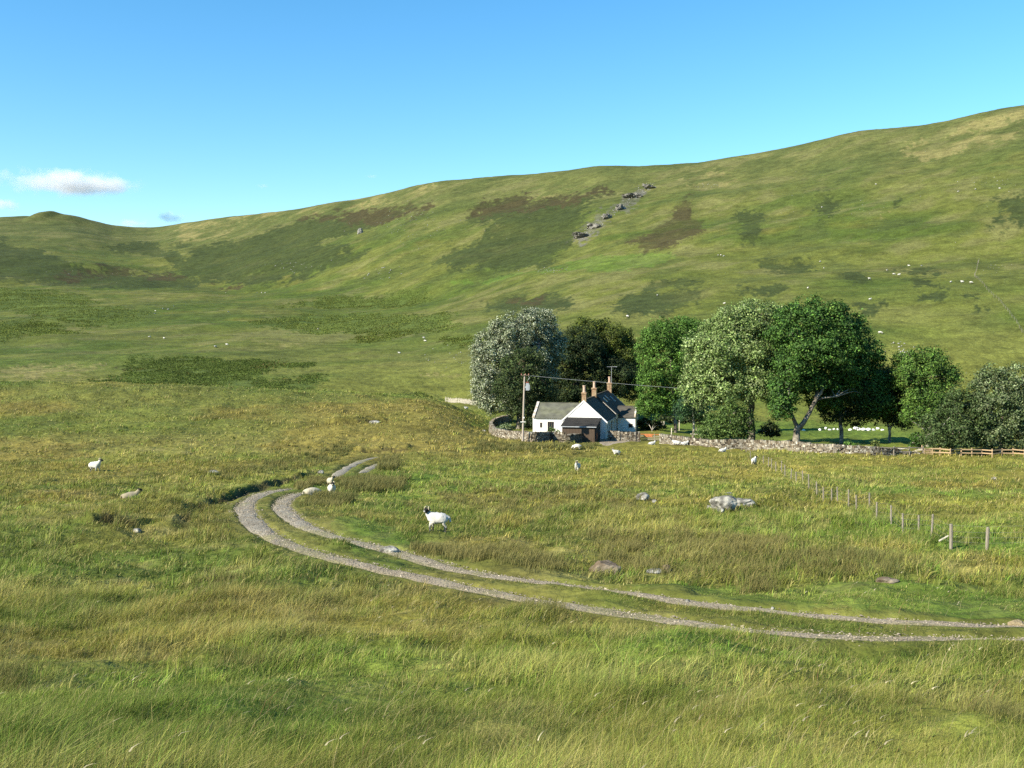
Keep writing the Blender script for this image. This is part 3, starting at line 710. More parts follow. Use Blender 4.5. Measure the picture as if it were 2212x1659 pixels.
# ------------------------------------------------------------------ track
def build_track():
    mb_v, mb_q, mb_c = [], [], []; off = 0
    for ri, P in enumerate(ruts):
        T = np.gradient(P, axis=0); T /= np.linalg.norm(T, axis=1, keepdims=True); Nn = np.stack([T[:, 1], -T[:, 0]], 1)
        n = len(P); us = np.linspace(-1, 1, 13); en = np.minimum(np.arange(n), np.arange(n)[::-1]) * .3; tp = np.sqrt(np.clip(en / 3.0, .02, 1))
        wl_ = np.where(P[:, 1] > 75, .45, np.interp(P[:, 1], [32, 50], [.62, .52])) + .22 * fbm(P[:, 0], P[:, 1], 2.5, 201 + ri, 3); wr_ = np.where(P[:, 1] > 75, .45, np.interp(P[:, 1], [32, 50], [.62, .52])) + .22 * fbm(P[:, 0], P[:, 1], 2.5, 207 + ri, 3)
        for u in us:
            o = np.where(u < 0, u * wl_, u * wr_) * tp
            X, Y = P[:, 0] + Nn[:, 0] * o, P[:, 1] + Nn[:, 1] * o
            z = h_smooth(X, Y) - .045 - .09 * abs(u) ** 3 + .02 * fbm(X, Y, .7, 211, 2)
            mb_v.append(np.stack([X, Y, z], 1))
            a = fbm(X, Y, 2.8, 215, 3)[:, None]; b = fbm(X, Y, .5, 218, 3)[:, None]; edge = sstep(.5, 1, abs(u))
            c = C3(.285, .235, .165) * np.exp(.12 * a + .16 * b); c = c * (1 - .6 * edge) + .6 * edge * C3(.15, .14, .05)
            gr = sstep(.1, .8, a + .6 * b) * .65
            bend = sstep(30, 48, P[:, 1])[:, None]; c = c * (1 - bend) + bend * C3(.25, .225, .18) * np.exp(.12 * a + .16 * b)
            mb_c.append(c * (1 - gr) + gr * C3(.17, .16, .06))
        m = len(us)
        i, j = np.meshgrid(np.arange(m - 1), np.arange(n - 1), indexing='ij')
        q = np.stack([i * n + j, (i + 1) * n + j, (i + 1) * n + j + 1, i * n + j + 1], -1).reshape(-1, 4) + off
        mb_q.append(q); off += m * n
    me = mesh_np('track', np.vstack(mb_v), [np.vstack(mb_q)], M['gravel'], np.clip(np.vstack(mb_c), 0, 1), True)
    tag(link('track', me), kind='structure')
    # loose stones lying in the ruts
    parts = []
    mb = []
    n = 15000
    sel = np.vstack([P[P[:, 1] < 75] for P in ruts]); k = rng.integers(0, len(sel), n)
    X = sel[k, 0] + rng.normal(0, .38, n); Y = sel[k, 1] + rng.normal(0, .38, n)
    s = rng.lognormal(math.log(.015), .40, n) * (1 + (Y / 70)); s = np.clip(s, .01, .085)
    base = np.array([(1, 0, 0), (0, 1, 0), (-1, 0, 0), (0, -1, 0), (0, 0, .8), (0, 0, -.5)], float)
    V = base[None] * s[:, None, None] * rng.uniform(.55, 1.2, (n, 6, 1)) * np.array([1, 1, .7])
    a = rng.uniform(0, 6.28, n); ca, sa = np.cos(a), np.sin(a)
    V = np.stack([V[..., 0] * ca[:, None] - V[..., 1] * sa[:, None], V[..., 0] * sa[:, None] + V[..., 1] * ca[:, None], V[..., 2]], -1)
    V[..., 0] += X[:, None]; V[..., 1] += Y[:, None]; V[..., 2] += (h_smooth(X, Y) - .045)[:, None]
    tri = np.array([(0, 1, 4), (1, 2, 4), (2, 3, 4), (3, 0, 4), (1, 0, 5), (2, 1, 5), (3, 2, 5), (0, 3, 5)])
    Tt = (np.arange(n) * 6)[:, None, None] + tri[None]
    c = np.repeat(C3(.235, .20, .15) * np.exp(.3 * rng.normal(0, 1, (n, 1))), 6, 0)
    me = mesh_np('loose_gravel', V.reshape(-1, 3), [Tt.reshape(-1, 3)], M['stone'], np.clip(c, 0, .8))
    tag(link('loose_gravel', me), 'loose grey stones scattered along both ruts of the track', 'gravel', kind='stuff')
# ------------------------------------------------------------------ cottage
def gable_block(mb, x0, x1, y0, y1, eave, ridge, axis, base=-.5):
    """solid walls with gables; ridge runs along axis"""
    if axis == 'y':
        c = (x0 + x1) / 2
        mb.poly([(x0, y0, base), (x1, y0, base), (x1, y0, eave), (c, y0, ridge), (x0, y0, eave)], (0, y1 - y0, 0))
    else:
        c = (y0 + y1) / 2
        mb.poly([(x0, y0, base), (x0, y1, base), (x0, y1, eave), (x0, c, ridge), (x0, y0, eave)], (x1 - x0, 0, 0))

def roof_slabs(mb, x0, x1, y0, y1, eave, ridge, axis, th=.10, over=.18, lift=.02):
    if axis == 'y':
        c = (x0 + x1) / 2; sl = (ridge - eave) / (c - x0)
        for sg, xe in ((-1, x0), (1, x1)):
            e = (xe + sg * over, eave - sl * over + lift)
            mb.poly([(c, y0, ridge + lift), (e[0], y0, e[1]), (e[0], y0, e[1] + th), (c, y0, ridge + lift + th * 1.2)], (0, y1 - y0, 0))
    else:
        c = (y0 + y1) / 2; sl = (ridge - eave) / (c - y0)
        for sg, ye in ((-1, y0), (1, y1)):
            e = (ye + sg * over, eave - sl * over + lift)
            mb.poly([(x0, c, ridge + lift), (x0, e[0], e[1]), (x0, e[0], e[1] + th), (x0, c, ridge + lift + th * 1.2)], (x1 - x0, 0, 0))

def build_cottage():
    A = math.radians(12.6)
    root = empty('cottage', (9.86, 140.65, 0), -A, 'low white cottage with dark slate roofs and three chimneys behind the stone wall', 'cottage')
    w = MB(); gable_block(w, -3, 3, 0, 10.5, 2.53, 5.2, 'y'); w.build('gable_wall', M['white'], root)
    w = MB(); gable_block(w, -7.9, -3.003, 3.72, 10.7, 2.5, 4.33, 'x'); w.build('wing_wall', M['white'], root)
    w = MB(); gable_block(w, -2.7, 3.2, 10.503, 25, 2.75, 5.4, 'y'); w.build('rear_wall', M['white'], root)
    w = MB(); w.poly([(-2.65, 10.44, 2.5), (3.15, 10.44, 2.5), (3.15, 10.44, 2.73), (.25, 10.44, 5.38), (-2.65, 10.44, 2.73)], (0, .06, 0)); w.build('slate_hanging', M['slate'], root)
    w = MB(); gable_block(w, 3.203, 5.76, 12.9, 17.4, 2.12, 3.5, 'x'); w.build('porch_wall', M['white'], root)
    r = MB(); roof_slabs(r, -3, 3, .12, 10.42, 2.53, 5.2, 'y'); r.box(-.12, .12, .12, 10.42, 5.30, 5.40); gr = r.build('gable_roof', M['slate'], root)
    r = MB(); roof_slabs(r, -7.6, -1.2, 3.72, 10.7, 2.5, 4.33, 'x'); r.box(-7.6, -1.3, 7.11, 7.31, 4.43, 4.52); wr = r.build('wing_roof', M['moss_slate'], root)
    r = MB(); roof_slabs(r, -2.7, 3.2, 10.42, 24.8, 2.75, 5.4, 'y'); r.box(.15, .35, 10.42, 24.8, 5.5, 5.6); rr = r.build('rear_roof', M['slate'], root)
    r = MB(); roof_slabs(r, 2.9, 5.6, 12.9, 17.4, 2.12, 3.5, 'x'); r.box(3.0, 5.6, 15.06, 15.24, 3.6, 3.7); pr = r.build('porch_roof', M['slate'], root)
    # raised gable copings and white verges
    def skew(par, x0, x1, y0, y1, e, rdg, axis, mt, up=.12, over=.2, name='coping'):
        s = MB()
        if axis == 'x':
            c = (y0 + y1) / 2; sl = (rdg - e) / (c - y0)
            s.poly([(x0, c, rdg + up), (x0, y0 - over, e - sl * over + up), (x0, y0 - over, e - sl * over + up + .16), (x0, c, rdg + up + .18), (x0, y1 + over, e - sl * over + up + .16), (x0, y1 + over, e - sl * over + up)], (x1 - x0, 0, 0))
        else:
            c = (x0 + x1) / 2; sl = (rdg - e) / (c - x0)
            s.poly([(c, y0, rdg - .18 + up), (x0 - over, y0, e - sl * over - .18 + up), (x0 - over, y0, e - sl * over + up + .06), (c, y0, rdg + up + .08), (x1 + over, y0, e - sl * over + up + .06), (x1 + over, y0, e - sl * over - .18 + up)], (0, y1 - y0, 0))
        return s.build(name, mt, par)
    skew(wr, -7.95, -7.6, 3.72, 10.7, 2.5, 4.33, 'x', M['coping'])
    skew(pr, 5.6, 5.82, 12.9, 17.4, 2.12, 3.5, 'x', M['coping'])
    skew(gr, -3, 3, -.06, .12, 2.53, 5.2, 'y', M['white'], .04, .26, 'verge')
    skew(rr, -2.7, 3.2, 24.8, 25.05, 2.75, 5.4, 'y', M['coping'], .1)
    # chimneys
    def chimney(par, x, y, z0, z1, wd, dp, pz, pw, mt=M['brick']):
        c = MB(); c.box(x - wd / 2, x + wd / 2, y - dp / 2, y + dp / 2, z0, z1); c.box(x - wd / 2 - .06, x + wd / 2 + .06, y - dp / 2 - .06, y + dp / 2 + .06, z1 - .16, z1 + .06)
        ch = c.build('chimney', mt, par)
        p = MB(); p.tube([(x, y, z1 + .05), (x, y, z1 + .12), (x, y, z1 + .14), (x, y, z1 + pz * .85), (x, y, z1 + pz * .86), (x, y, z1 + pz)], [pw * .62, pw * .62, pw * .5, pw * .46, pw * .56, pw * .54], 10)
        p.build('chimney_pot', M['pot'], ch); return ch
    chimney(gr, 0, .42, 4.7, 6.32, .60, .75, 1.0, .42)
    chimney(gr, .05, 10.0, 4.6, 6.52, .66, .75, 1.0, .40)
    c3 = chimney(rr, .55, 23.9, 4.8, 6.75, .70, .80, 1.0, .42)
    a = MB(); a.tube([(.9, 23.6, 6.2), (.9, 23.6, 9.35)], .028, 6); a.tube([(.15, 23.75, 9.32), (1.85, 23.3, 9.36)], .022, 5)
    for t in np.linspace(0, 1, 8):
        bx, by = .2 + 1.6 * t, 23.74 - .42 * t; l = .34 - .14 * t
        a.tube([(bx - l * .26, by - l, 9.34), (bx + l * .26, by + l, 9.34)], .012, 4)
    a.build('aerial', M['metal'], c3)
    # rooflights on the right-hand slopes
    def rooflight(par, xm, ridge_x, y, hw, hl, ridge, eave, xe):
        sl = (ridge - eave) / (xe - ridge_x); nx, nz = sl, 1.0; l = math.hypot(nx, nz); nx /= l; nz /= l
        zc = ridge - sl * (xm - ridge_x) + .13; dx, dz = 1 / l, -sl / l
        P = lambda s, t, up: (xm + dx * s + nx * up, y + t, zc + dz * s + nz * up)
        f = MB(); f.poly([P(-hl, -hw, 0), P(hl, -hw, 0), P(hl, hw, 0), P(-hl, hw, 0)], (nx * .07, 0, nz * .07)); fo = f.build('rooflight', M['frame'], par)
        g = MB(); g.poly([P(-hl + .07, -hw + .07, .072), P(hl - .07, -hw + .07, .072), P(hl - .07, hw - .07, .072), P(-hl + .07, hw - .07, .072)], (nx * .012, 0, nz * .012)); g.build('pane', M['skyglass'], fo)
    rooflight(rr, 1.25, .25, 13.2, .32, .45, 5.4, 2.75, 3.2); rooflight(rr, 1.1, .25, 16.6, .35, .5, 5.4, 2.75, 3.2); rooflight(rr, 1.5, .25, 20.5, .4, .55, 5.4, 2.75, 3.2)
    # openings: frame, pane
    def window(par, plane, u0, u1, z0, z1, pos, bars=1, mt=M['frame'], name='window'):
        f, g = MB(), MB()
        def bx(m, a, b, c, d, o0, o1):
            if plane == 'y': m.box(a, b, pos - o1, pos - o0, c, d)
            else: m.box(pos + o0, pos + o1, a, b, c, d)
        t = .07
        bx(f, u0, u1, z0, z0 + t, .002, .05); bx(f, u0, u1, z1 - t, z1, .002, .05); bx(f, u0, u0 + t, z0 + t, z1 - t, .002, .05); bx(f, u1 - t, u1, z0 + t, z1 - t, .002, .05)
        for k in range(bars):
            c = u0 + (u1 - u0) * (k + 1) / (bars + 1); bx(f, c - .025, c + .025, z0 + t, z1 - t, .003, .045)
        fo = f.build(name, mt, par); bx(g, u0 + t, u1 - t, z0 + t, z1 - t, .002, .012); g.build('pane', M['glass'], fo); return fo
    window(root, 'y', -6.85, -6.55, 1.15, 1.85, 3.72, 0, M['brownframe'])
    window(root, 'y', -5.75, -4.85, .25, 2.0, 3.72, 2, M['brownframe'], 'tall_window')
    window(root, 'x', 1.3, 2.2, .9, 1.9, 3.0, 1); window(root, 'x', 4.1, 5.2, .9, 1.9, 3.0, 1)
    window(root, 'x', 8.2, 9.3, .9, 1.9, 3.0, 1)
    d = MB(); d.box(3.003, 3.05, 6.3, 7.2, 0, 2.0); dr = d.build('door', M['bluedoor'], root); k = MB(); k.box(3.05, 3.09, 6.4, 6.5, 1.0, 1.06); k.build('handle', M['metal'], dr)
    d = MB(); d.box(3.204, 3.25, 10.9, 11.8, 0, 2.05); dr = d.build('door', M['bluedoor'], root); k = MB(); k.box(3.252, 3.29, 11.0, 11.08, 1.0, 1.06); k.build('handle', M['metal'], dr)
    window(root, 'y', 4.75, 5.35, .6, 1.15, 12.9, 0, M['brownframe'])
    g = MB(); g.tube([(3.22, .0, 2.33), (3.22, 10.4, 2.30)], .06, 6); g.tube([(3.2, 10.1, 2.28), (3.07, 10.1, 2.1), (3.07, 10.1, -.1)], .045, 6); g.tube([(3.2, 3.2, 2.28), (3.07, 3.2, 2.1), (3.07, 3.2, -.1)], .045, 6); g.build('gutter', M['metal'], root)
    # lean-to shed against the front gable
    s = MB(); s.box(-2.15, 2.2, -4.9, -4.8, -.4, 2.0)
    for i in range(22): s.box(-2.15 + i * .198, -2.15 + i * .198 + .17, -4.93, -4.903, -.4, 2.0)
    sh = s.build('shed_front', M['board'], root)
    s = MB(); s.poly([(2.2, -4.8, -.4), (2.2, -.02, -.4), (2.2, -.02, 2.78), (2.2, -4.8, 2.0)], (.08, 0, 0)); s.build('shed_side', M['darkboard'], root)
    s = MB(); s.poly([(-2.2, -4.8, -.4), (-2.2, -.02, -.4), (-2.2, -.02, 2.78), (-2.2, -4.8, 2.0)], (.08, 0, 0)); s.build('shed_side', M['darkboard'], root)
    s = MB(); s.poly([(-2.4, -5.15, 2.03), (-2.4, -.07, 2.86), (-2.4, -.07, 2.94), (-2.4, -5.15, 2.11)], (4.85, 0, 0)); sr = s.build('shed_roof', M['felt'], root)
    s = MB(); s.box(-2.4, 2.45, -5.2, -5.152, 2.02, 2.12); s.build('fascia', M['metal'], sr)

# ------------------------------------------------------------------ dry stone walls
def stone_wall(pts_px, height, label, name='drystone_wall', thick=.55, dark=0.0, seed=1, tumble=None):
    W = np.array([pix(x, y, h_smooth) for x, y in pts_px])
    P = resample(catmull(W[:, :2], 6), .05) if len(W) > 2 else resample(W[:, :2], .05)
    r = np.random.default_rng(seed)
    T = np.gradient(P, axis=0); T /= np.linalg.norm(T, axis=1, keepdims=True)
    d = np.r_[0, np.cumsum(np.linalg.norm(np.diff(P, axis=0), axis=1))]; L = d[-1]
    c = P[len(P) // 2]; base = empty(name, (c[0], c[1], ground(*c)), 0, label, 'stone wall')
    O = np.array([c[0], c[1], ground(*c)])
    mb = MB()
    def put(s, z, ls, hs, ts, off, tilt, col):
        i = min(int(np.searchsorted(d, s)), len(P) - 1); p, t = P[i], T[i]; n = np.array([t[1], -t[0]])
        V = np.array([(x, y, zz) for zz in (-.5, .5) for y in (-.5, .5) for x in (-.5, .5)]) * [ls, ts, hs]
        V = V * (1 + r.uniform(-.18, .18, V.shape)); ct, st = math.cos(tilt), math.sin(tilt)
        V = np.stack([V[:, 0] * ct - V[:, 2] * st, V[:, 1], V[:, 0] * st + V[:, 2] * ct], 1)
        x = p[0] + t[0] * V[:, 0] + n[0] * (V[:, 1] + off); y = p[1] + t[1] * V[:, 0] + n[1] * (V[:, 1] + off)
        mb.add(np.stack([x, y, V[:, 2] + z], 1) - O, [(0, 2, 3, 1), (4, 5, 7, 6), (0, 1, 5, 4), (2, 6, 7, 3), (0, 4, 6, 2), (1, 3, 7, 5)], col)
    def colr():
        k = r.random(); b = C3(.205, .180, .138) if k < .5 else (C3(.120, .096, .066) if k < .75 else C3(.31, .29, .24) if k < .93 else C3(.06, .05, .04))
        return np.clip(b * math.exp(r.normal(0, .22)) * (1 - dark), .02, .7)
    gz = h_smooth(P[:, 0], P[:, 1])
    hh = height * (1 + .10 * fbm(d, d * 0, 3.0, seed, 2))
    if tumble: hh = hh * np.interp(d / L, *tumble)
    cz = 0
    for side in (-1, 1):
        z = -.15
        while z < height * 1.15:
            rowh = r.uniform(.12, .18); s = r.uniform(0, .2)
            while s < L:
                ls = r.uniform(.16, .38); i = min(int(np.searchsorted(d, s)), len(P) - 1)
                if z < hh[i] - .12: put(s, gz[i] + z + rowh / 2, ls * .97, rowh * .95, .3, side * (thick / 2 - .12 - .07 * z), r.normal(0, .06), colr())
                s += ls
            z += rowh
    s = 0
    while s < L:                                                        # cope stones set on edge
        ls = r.uniform(.12, .26); i = min(int(np.searchsorted(d, s)), len(P) - 1)
        if hh[i] > height * .55: put(s, gz[i] + hh[i] + .06, ls, r.uniform(.22, .36), thick * .8, 0, r.normal(.12, .2), colr())
        s += ls + .01
    k = MB(); st = max(1, len(P) // 40)
    idx = list(range(0, len(P), st)) + [len(P) - 1]
    V = []; Fc = []
    for i in idx:
        n = np.array([T[i][1], -T[i][0]]) * .12
        for sg in (-1, 1):
            for zz in (-.3, max(hh[i] - .1, .05)): V.append(np.array([P[i][0] + n[0] * sg, P[i][1] + n[1] * sg, gz[i] + zz]) - O)
    for j in range(len(idx) - 1):
        a, b = 4 * j, 4 * j + 4
        Fc += [(a, a + 1, b + 1, b), (a + 2, b + 2, b + 3, a + 3), (a + 1, a + 3, b + 3, b + 1)]
    mb.add(V, Fc, (.04, .035, .03))
    me = mb.mesh(name, M['stone'])
    o = base; COL.objects.unlink(o); bpy.data.objects.remove(o)
    o = link(name, me, None, O); tag(o, label, 'stone wall'); return o

# ------------------------------------------------------------------ fences and poles
def post_mb(p, hgt, w, lean=(0, 0), O=(0, 0, 0), pointed=False):
    m = MB(); O = np.array(O); b = np.array(p) - O + [0, 0, -.25]; t = b + [lean[0], lean[1], hgt + .25]
    m.tube([b, t - [0, 0, .03], t], [w / 2, w / 2, w / 2 * (.4 if pointed else .85)], 7); return m

def build_fences():
    # post and wire fence running down from the wall
    PX = [(2165, 1312), (2172, 1318), (2186, 1326), (2199, 1343), (2236, 1367), (2251, 1375), (2260, 1379), (2273, 1390), (2289, 1391), (2300, 1398.5), (2317, 1407), (2333, 1422), (2353, 1423), (2370, 1441), (2393, 1449),
          (2412, 1463), (2437, 1465), (2454, 1472), (2486, 1483), (2509, 1498), (2547, 1503.5), (2568, 1527.5), (2611, 1539), (2645, 1555), (2692, 1559), (2728, 1577), (2786, 1598), (2890, 1606), (3080, 1612)]
    W = [pix(x, y, h_smooth) for x, y in PX]; O = W[14]
    root = empty('wire_fence', O, 0, 'post and wire netting fence running from the stone wall down the paddock', 'fence')
    tops = []
    rr = random.Random(4)
    for i, p in enumerate(W):
        hg = rr.uniform(.86, 1.02); p = np.array([p[0], p[1], ground(p[0], p[1])])
        ln = (rr.gauss(0, .03), rr.gauss(0, .02))
        post_mb(p, hg, .085 if i not in (26, 27) else .13, ln, O, i == 27).build('post', M['post'], root, smooth=False)
        tops.append((p, hg))
    wm = MB()
    for k, fz in enumerate((.94, .70, .50, .30)):
        pts = [p + np.array([-.06, 0, .98 * fz]) - O for p, hg in tops]; wm.tube(pts, .0035, 4)
    wm.build('wire', M['wire'], root)
    # pale post-and-rail fence below the willows, with its small gate
    PX = [(2701, 1331, .98), (2724, 1334, .72), (2754, 1335, .85), (2784, 1337, .80), (2816, 1336, .78), (2847, 1337, .86), (2876, 1337, .72), (2907, 1339, .84), (2936, 1337, .8), (2968, 1336, .82), (3001, 1338, .8), (3040, 1338, .8), (3080, 1339, .85)]
    W = [(pix(x, y, h_smooth), hg) for x, y, hg in PX]; O = W[5][0]
    root = empty('rail_fence', O, 0, 'pale timber post and rail fence below the grey willows', 'fence')
    for p, hg in W: post_mb(p, hg + .05, .13, (rr.gauss(0, .02), 0), O).build('post', M['newwood'], root)
    for zf in (.72, .36):
        for (p, _), (q, _) in zip(W[1:-1], W[2:]):
            m = MB(); a, b = p - O + [0, -.09, zf + rr.gauss(0, .02)], q - O + [0, -.09, zf + rr.gauss(0, .02)]
            m.poly([a + [0, 0, -.06], a + [0, 0, .06], b + [0, 0, .06], b + [0, 0, -.06]], (0, -.04, 0)); m.build('rail', M['newwood'], root)
    a, b = W[1][0], W[2][0]
    g = empty('field_gate', a, 0, 'small pale slatted gate hung between the rail fence and the stone wall', 'gate')
    a0, b0 = np.array([-.7, -.12, 0]), np.array([.25, -.12, 0])
    for z in (.16, .34, .52, .70): 
        m = MB(); m.poly([a0 + [0, 0, z - .05], a0 + [0, 0, z + .05], b0 + [0, 0, z + .05], b0 + [0, 0, z - .05]], (0, -.035, 0)); m.build('bar', M['newwood'], g)
    for x in (-.7, .2):
        m = MB(); m.box(x, x + .08, -.2, -.157, .05, .8); m.build('stile', M['newwood'], g)
    # rail carried along the top of the long wall
    PX = [(2439, 1329), (2478, 1329.5), (2545, 1331), (2613, 1332), (2660, 1332), (2699, 1332)]
    W = [pix(x, y, h_smooth) for x, y in PX]; O = W[2]
    root = empty('rail_fence', O, 0, 'single weathered rail on short posts in front of the tumbled end of the long wall', 'fence')
    for p in W: post_mb(p + [0, -.5, 0], .95, .13, (rr.gauss(0, .03), 0), O).build('post', M['post'], root)
    for p, q in zip(W[:-1], W[1:]):
        m = MB(); a, b = p - O + [0, -.6, .84], q - O + [0, -.6, .84 + rr.gauss(0, .03)]; m.poly([a + [0, 0, -.05], a + [0, 0, .05], b + [0, 0, .05], b + [0, 0, -.05]], (0, -.04, 0)); m.build('rail', M['post'], root)
    # old paling fence beyond the silver tree
    W = [pix(x, y, h_smooth) for x, y in ((1305, 1177), (1320, 1179), (1345, 1182), (1372, 1186), (1394, 1188), (1415, 1192), (1440, 1196))]; O = W[3]
    root = empty('paling_fence', O, 0, 'old silvered paling fence on the rise left of the silver-leaved tree', 'fence')
    P = resample(np.array(W)[:, :2], .17)
    for i, p in enumerate(P):
        if rr.random() < .1: continue
        z = ground(*p); m = MB(); hg = .92 + rr.gauss(0, .08); q = np.array([p[0], p[1], z]) - O; lean = rr.gauss(0, .04)
        m.poly([q + [-.05, 0, -.1], q + [.05, 0, -.1], q + [.05 + lean, 0, hg], q + [lean, 0, hg + .06], q + [-.05 + lean, 0, hg]], (0, .03, 0)); m.build('pale', M['oldwood'], root)
    for zf in (.28, .72):
        m = MB(); m.tube([np.array([p[0], p[1] + .06, ground(*p) + zf]) - O for p in P[::6]], .035, 5); m.build('rail', M['oldwood'], root)
    # gate with red boards across the drive opening
    a = pix(1872, 1290, h_smooth); b = pix(1936, 1291, h_smooth)
    root = empty('drive_gate', a, math.atan2(b[1] - a[1], b[0] - a[0]), 'low gate with an orange-red board in the gap between the two walls', 'gate')
    L = float(np.hypot(*(b - a)[:2]))
    for z, mt in ((.86, 'rustwood'), (.62, 'post'), (.38, 'post'), (.16, 'post')):
        m = MB(); m.box(.1, L - .1, -.03, .03, z - .05, z + .05); m.build('bar', M[mt], root)
    m = MB(); m.box(L * .25, L * .62, -.07, -.033, .50, .82); m.build('board', M['rustwood'], root)
    for x in (.1, L / 2, L - .2):
        m = MB(); m.box(x, x + .1, -.066, -.033, .08, .95) if x != L / 2 else m.box(x + .6, x + .7, -.066, -.033, .08, .95); m.build('stile', M['post'], root)
    # stout posts beside the drive
    for (x, y, hg, mt, lb) in ((1811, 1291, 1.25, 'post', 'tall brown gatepost standing against the right-hand yard wall'), (1846, 1291, 1.2, 'post', 'reddish brown post midway along the right-hand yard wall'),
                           (1862, 1293, 1.3, 'darkboard', 'darker of the pair of gateposts at the end of the yard wall'), (1871, 1292, 1.25, 'board', 'brown gatepost nearest the red-boarded gate'),
                           (1748, 1294, 1.15, 'rustwood', 'reddish post at the corner of the dark wall below the shed'), (1613, 1294, 1.2, 'post', 'grey wooden post against the wall below the tall window'), (1660, 1294, 1.0, 'post', 'short pale post where the light and dark yard walls meet'),
                           (1967, 1279, 1.2, 'oldwood', 'thin pale stake on the lawn behind the long wall'), (1990, 1262, 1.9, 'oldwood', 'tall pale post under the trees right of the cottage')):
        p = pix(x, y, h_smooth); o = post_mb(p - [0, .75 if 1800 < x < 1880 else (.65 if x in (1613, 1660) else 0), 0], hg, .16, (rr.gauss(0, .02), 0), p).build('gatepost', M[mt], None, p); tag(o, lb, 'post', 'posts about the cottage')

def build_poles():
    p = pix(1531, 1294, h_smooth); D = p[1]; O = p; k = D / F
    top = np.array([6 * k, 0, 197 * k])
    root = empty('telegraph_pole', O, 0, 'tall grey wooden power pole with a transformer in front of the stone wall', 'power pole')
    m = MB(); m.tube([(0, 0, -.5), tuple(top * .5), tuple(top)], [.15, .125, .10], 9); m.build('pole', M['pole'], root)
    m = MB(); z = top[2] - .12; m.box(top[0] - .5, top[0] + .62, -.17, -.09, z - .05, z + .05); m.build('crossarm', M['brownframe'], root)
    for x in (-.4, .1, .52):
        m = MB(); m.tube([(top[0] + x, -.13, z + .05), (top[0] + x, -.13, z + .12), (top[0] + x, -.13, z + .18), (top[0] + x, -.13, z + .24)], [.03, .07, .05, .06], 8); m.build('insulator', M['insulator'], root)
    m = MB(); m.tube([(top[0] + .5, -.12, z - .06), (top[0] + .62, -.12, z - .3), (top[0] + .5, -.12, z - .5)], .02, 5); m.build('surge_arrester', M['metal'], root)
    tz = 160 * k
    m = MB(); x0 = top[0] * .8 + .2
    m.box(x0, x0 + .42, -.28, .22, tz - .42, tz + .42)
    for i in range(4): m.box(x0 + .44, x0 + .52, -.26 + i * .13, -.2 + i * .13, tz - .34, tz + .3)
    m.box(x0 + .04, x0 + .38, -.22, .16, tz + .42, tz + .5); m.box(top[0] * .8 - .05, x0, -.05, .05, tz - .1, tz + .1)
    tr = m.build('transformer', M['metal'], root)
    for x in (.1, .3):
        m = MB(); m.tube([(x0 + x, -.03, tz + .5), (x0 + x, -.03, tz + .58), (x0 + x, -.03, tz + .7)], [.05, .07, .03], 7); m.build('bushing', M['insulator'], tr)
    m = MB(); zz = 58 * k; m.box(-.28, .38, -.2, -.16, zz - .04, zz + .06); m.build('step_bar', M['sign'], root)
    m = MB(); zz = 71 * k; m.box(.04, .24, -.19, -.15, zz - .1, zz + .08); m.build('number_plate', M['sign'], root)
    m = MB(); m.tube([(top[0] + .45, 0, z - .5), (x0 + .2, -.03, tz + .7)], .015, 4); m.build('lead', M['cable'], root)
    # supply line from the pole across to the right, far beyond the frame
    a = O + top + np.array([.1, 0, -.1]); b = at(3250, 1186, 128)
    pts = []
    for t in np.linspace(0, 1, 60):
        q = a * (1 - t) + b * t; q = q - np.array([0, 0, 4 * t * (1 - t) * .85]); pts.append(q - a)
    m = MB(); m.tube(pts, .018, 5); o = m.build('power_line', M['cable'], None, a); tag(o, 'thin power cable sagging from the pole past the chimneys and trees', 'cable')

# ------------------------------------------------------------------ trees
def leaves(pts, nrm, size, col, asp=.62):
    n = len(pts)
    a = np.cross(nrm, rng.normal(0, 1, (n, 3))); a /= np.maximum(np.linalg.norm(a, axis=1, keepdims=True), 1e-6); b = np.cross(nrm, a)
    s = size[:, None]
    V = np.stack([pts - a * s, pts + b * s * asp + nrm * s * .12, pts + a * s, pts - b * s * asp + nrm * s * .12], 1).reshape(-1, 3)
    return V, (np.arange(n) * 4)[:, None] + np.array([[0, 1, 2, 3]]), np.repeat(col, 4, 0)

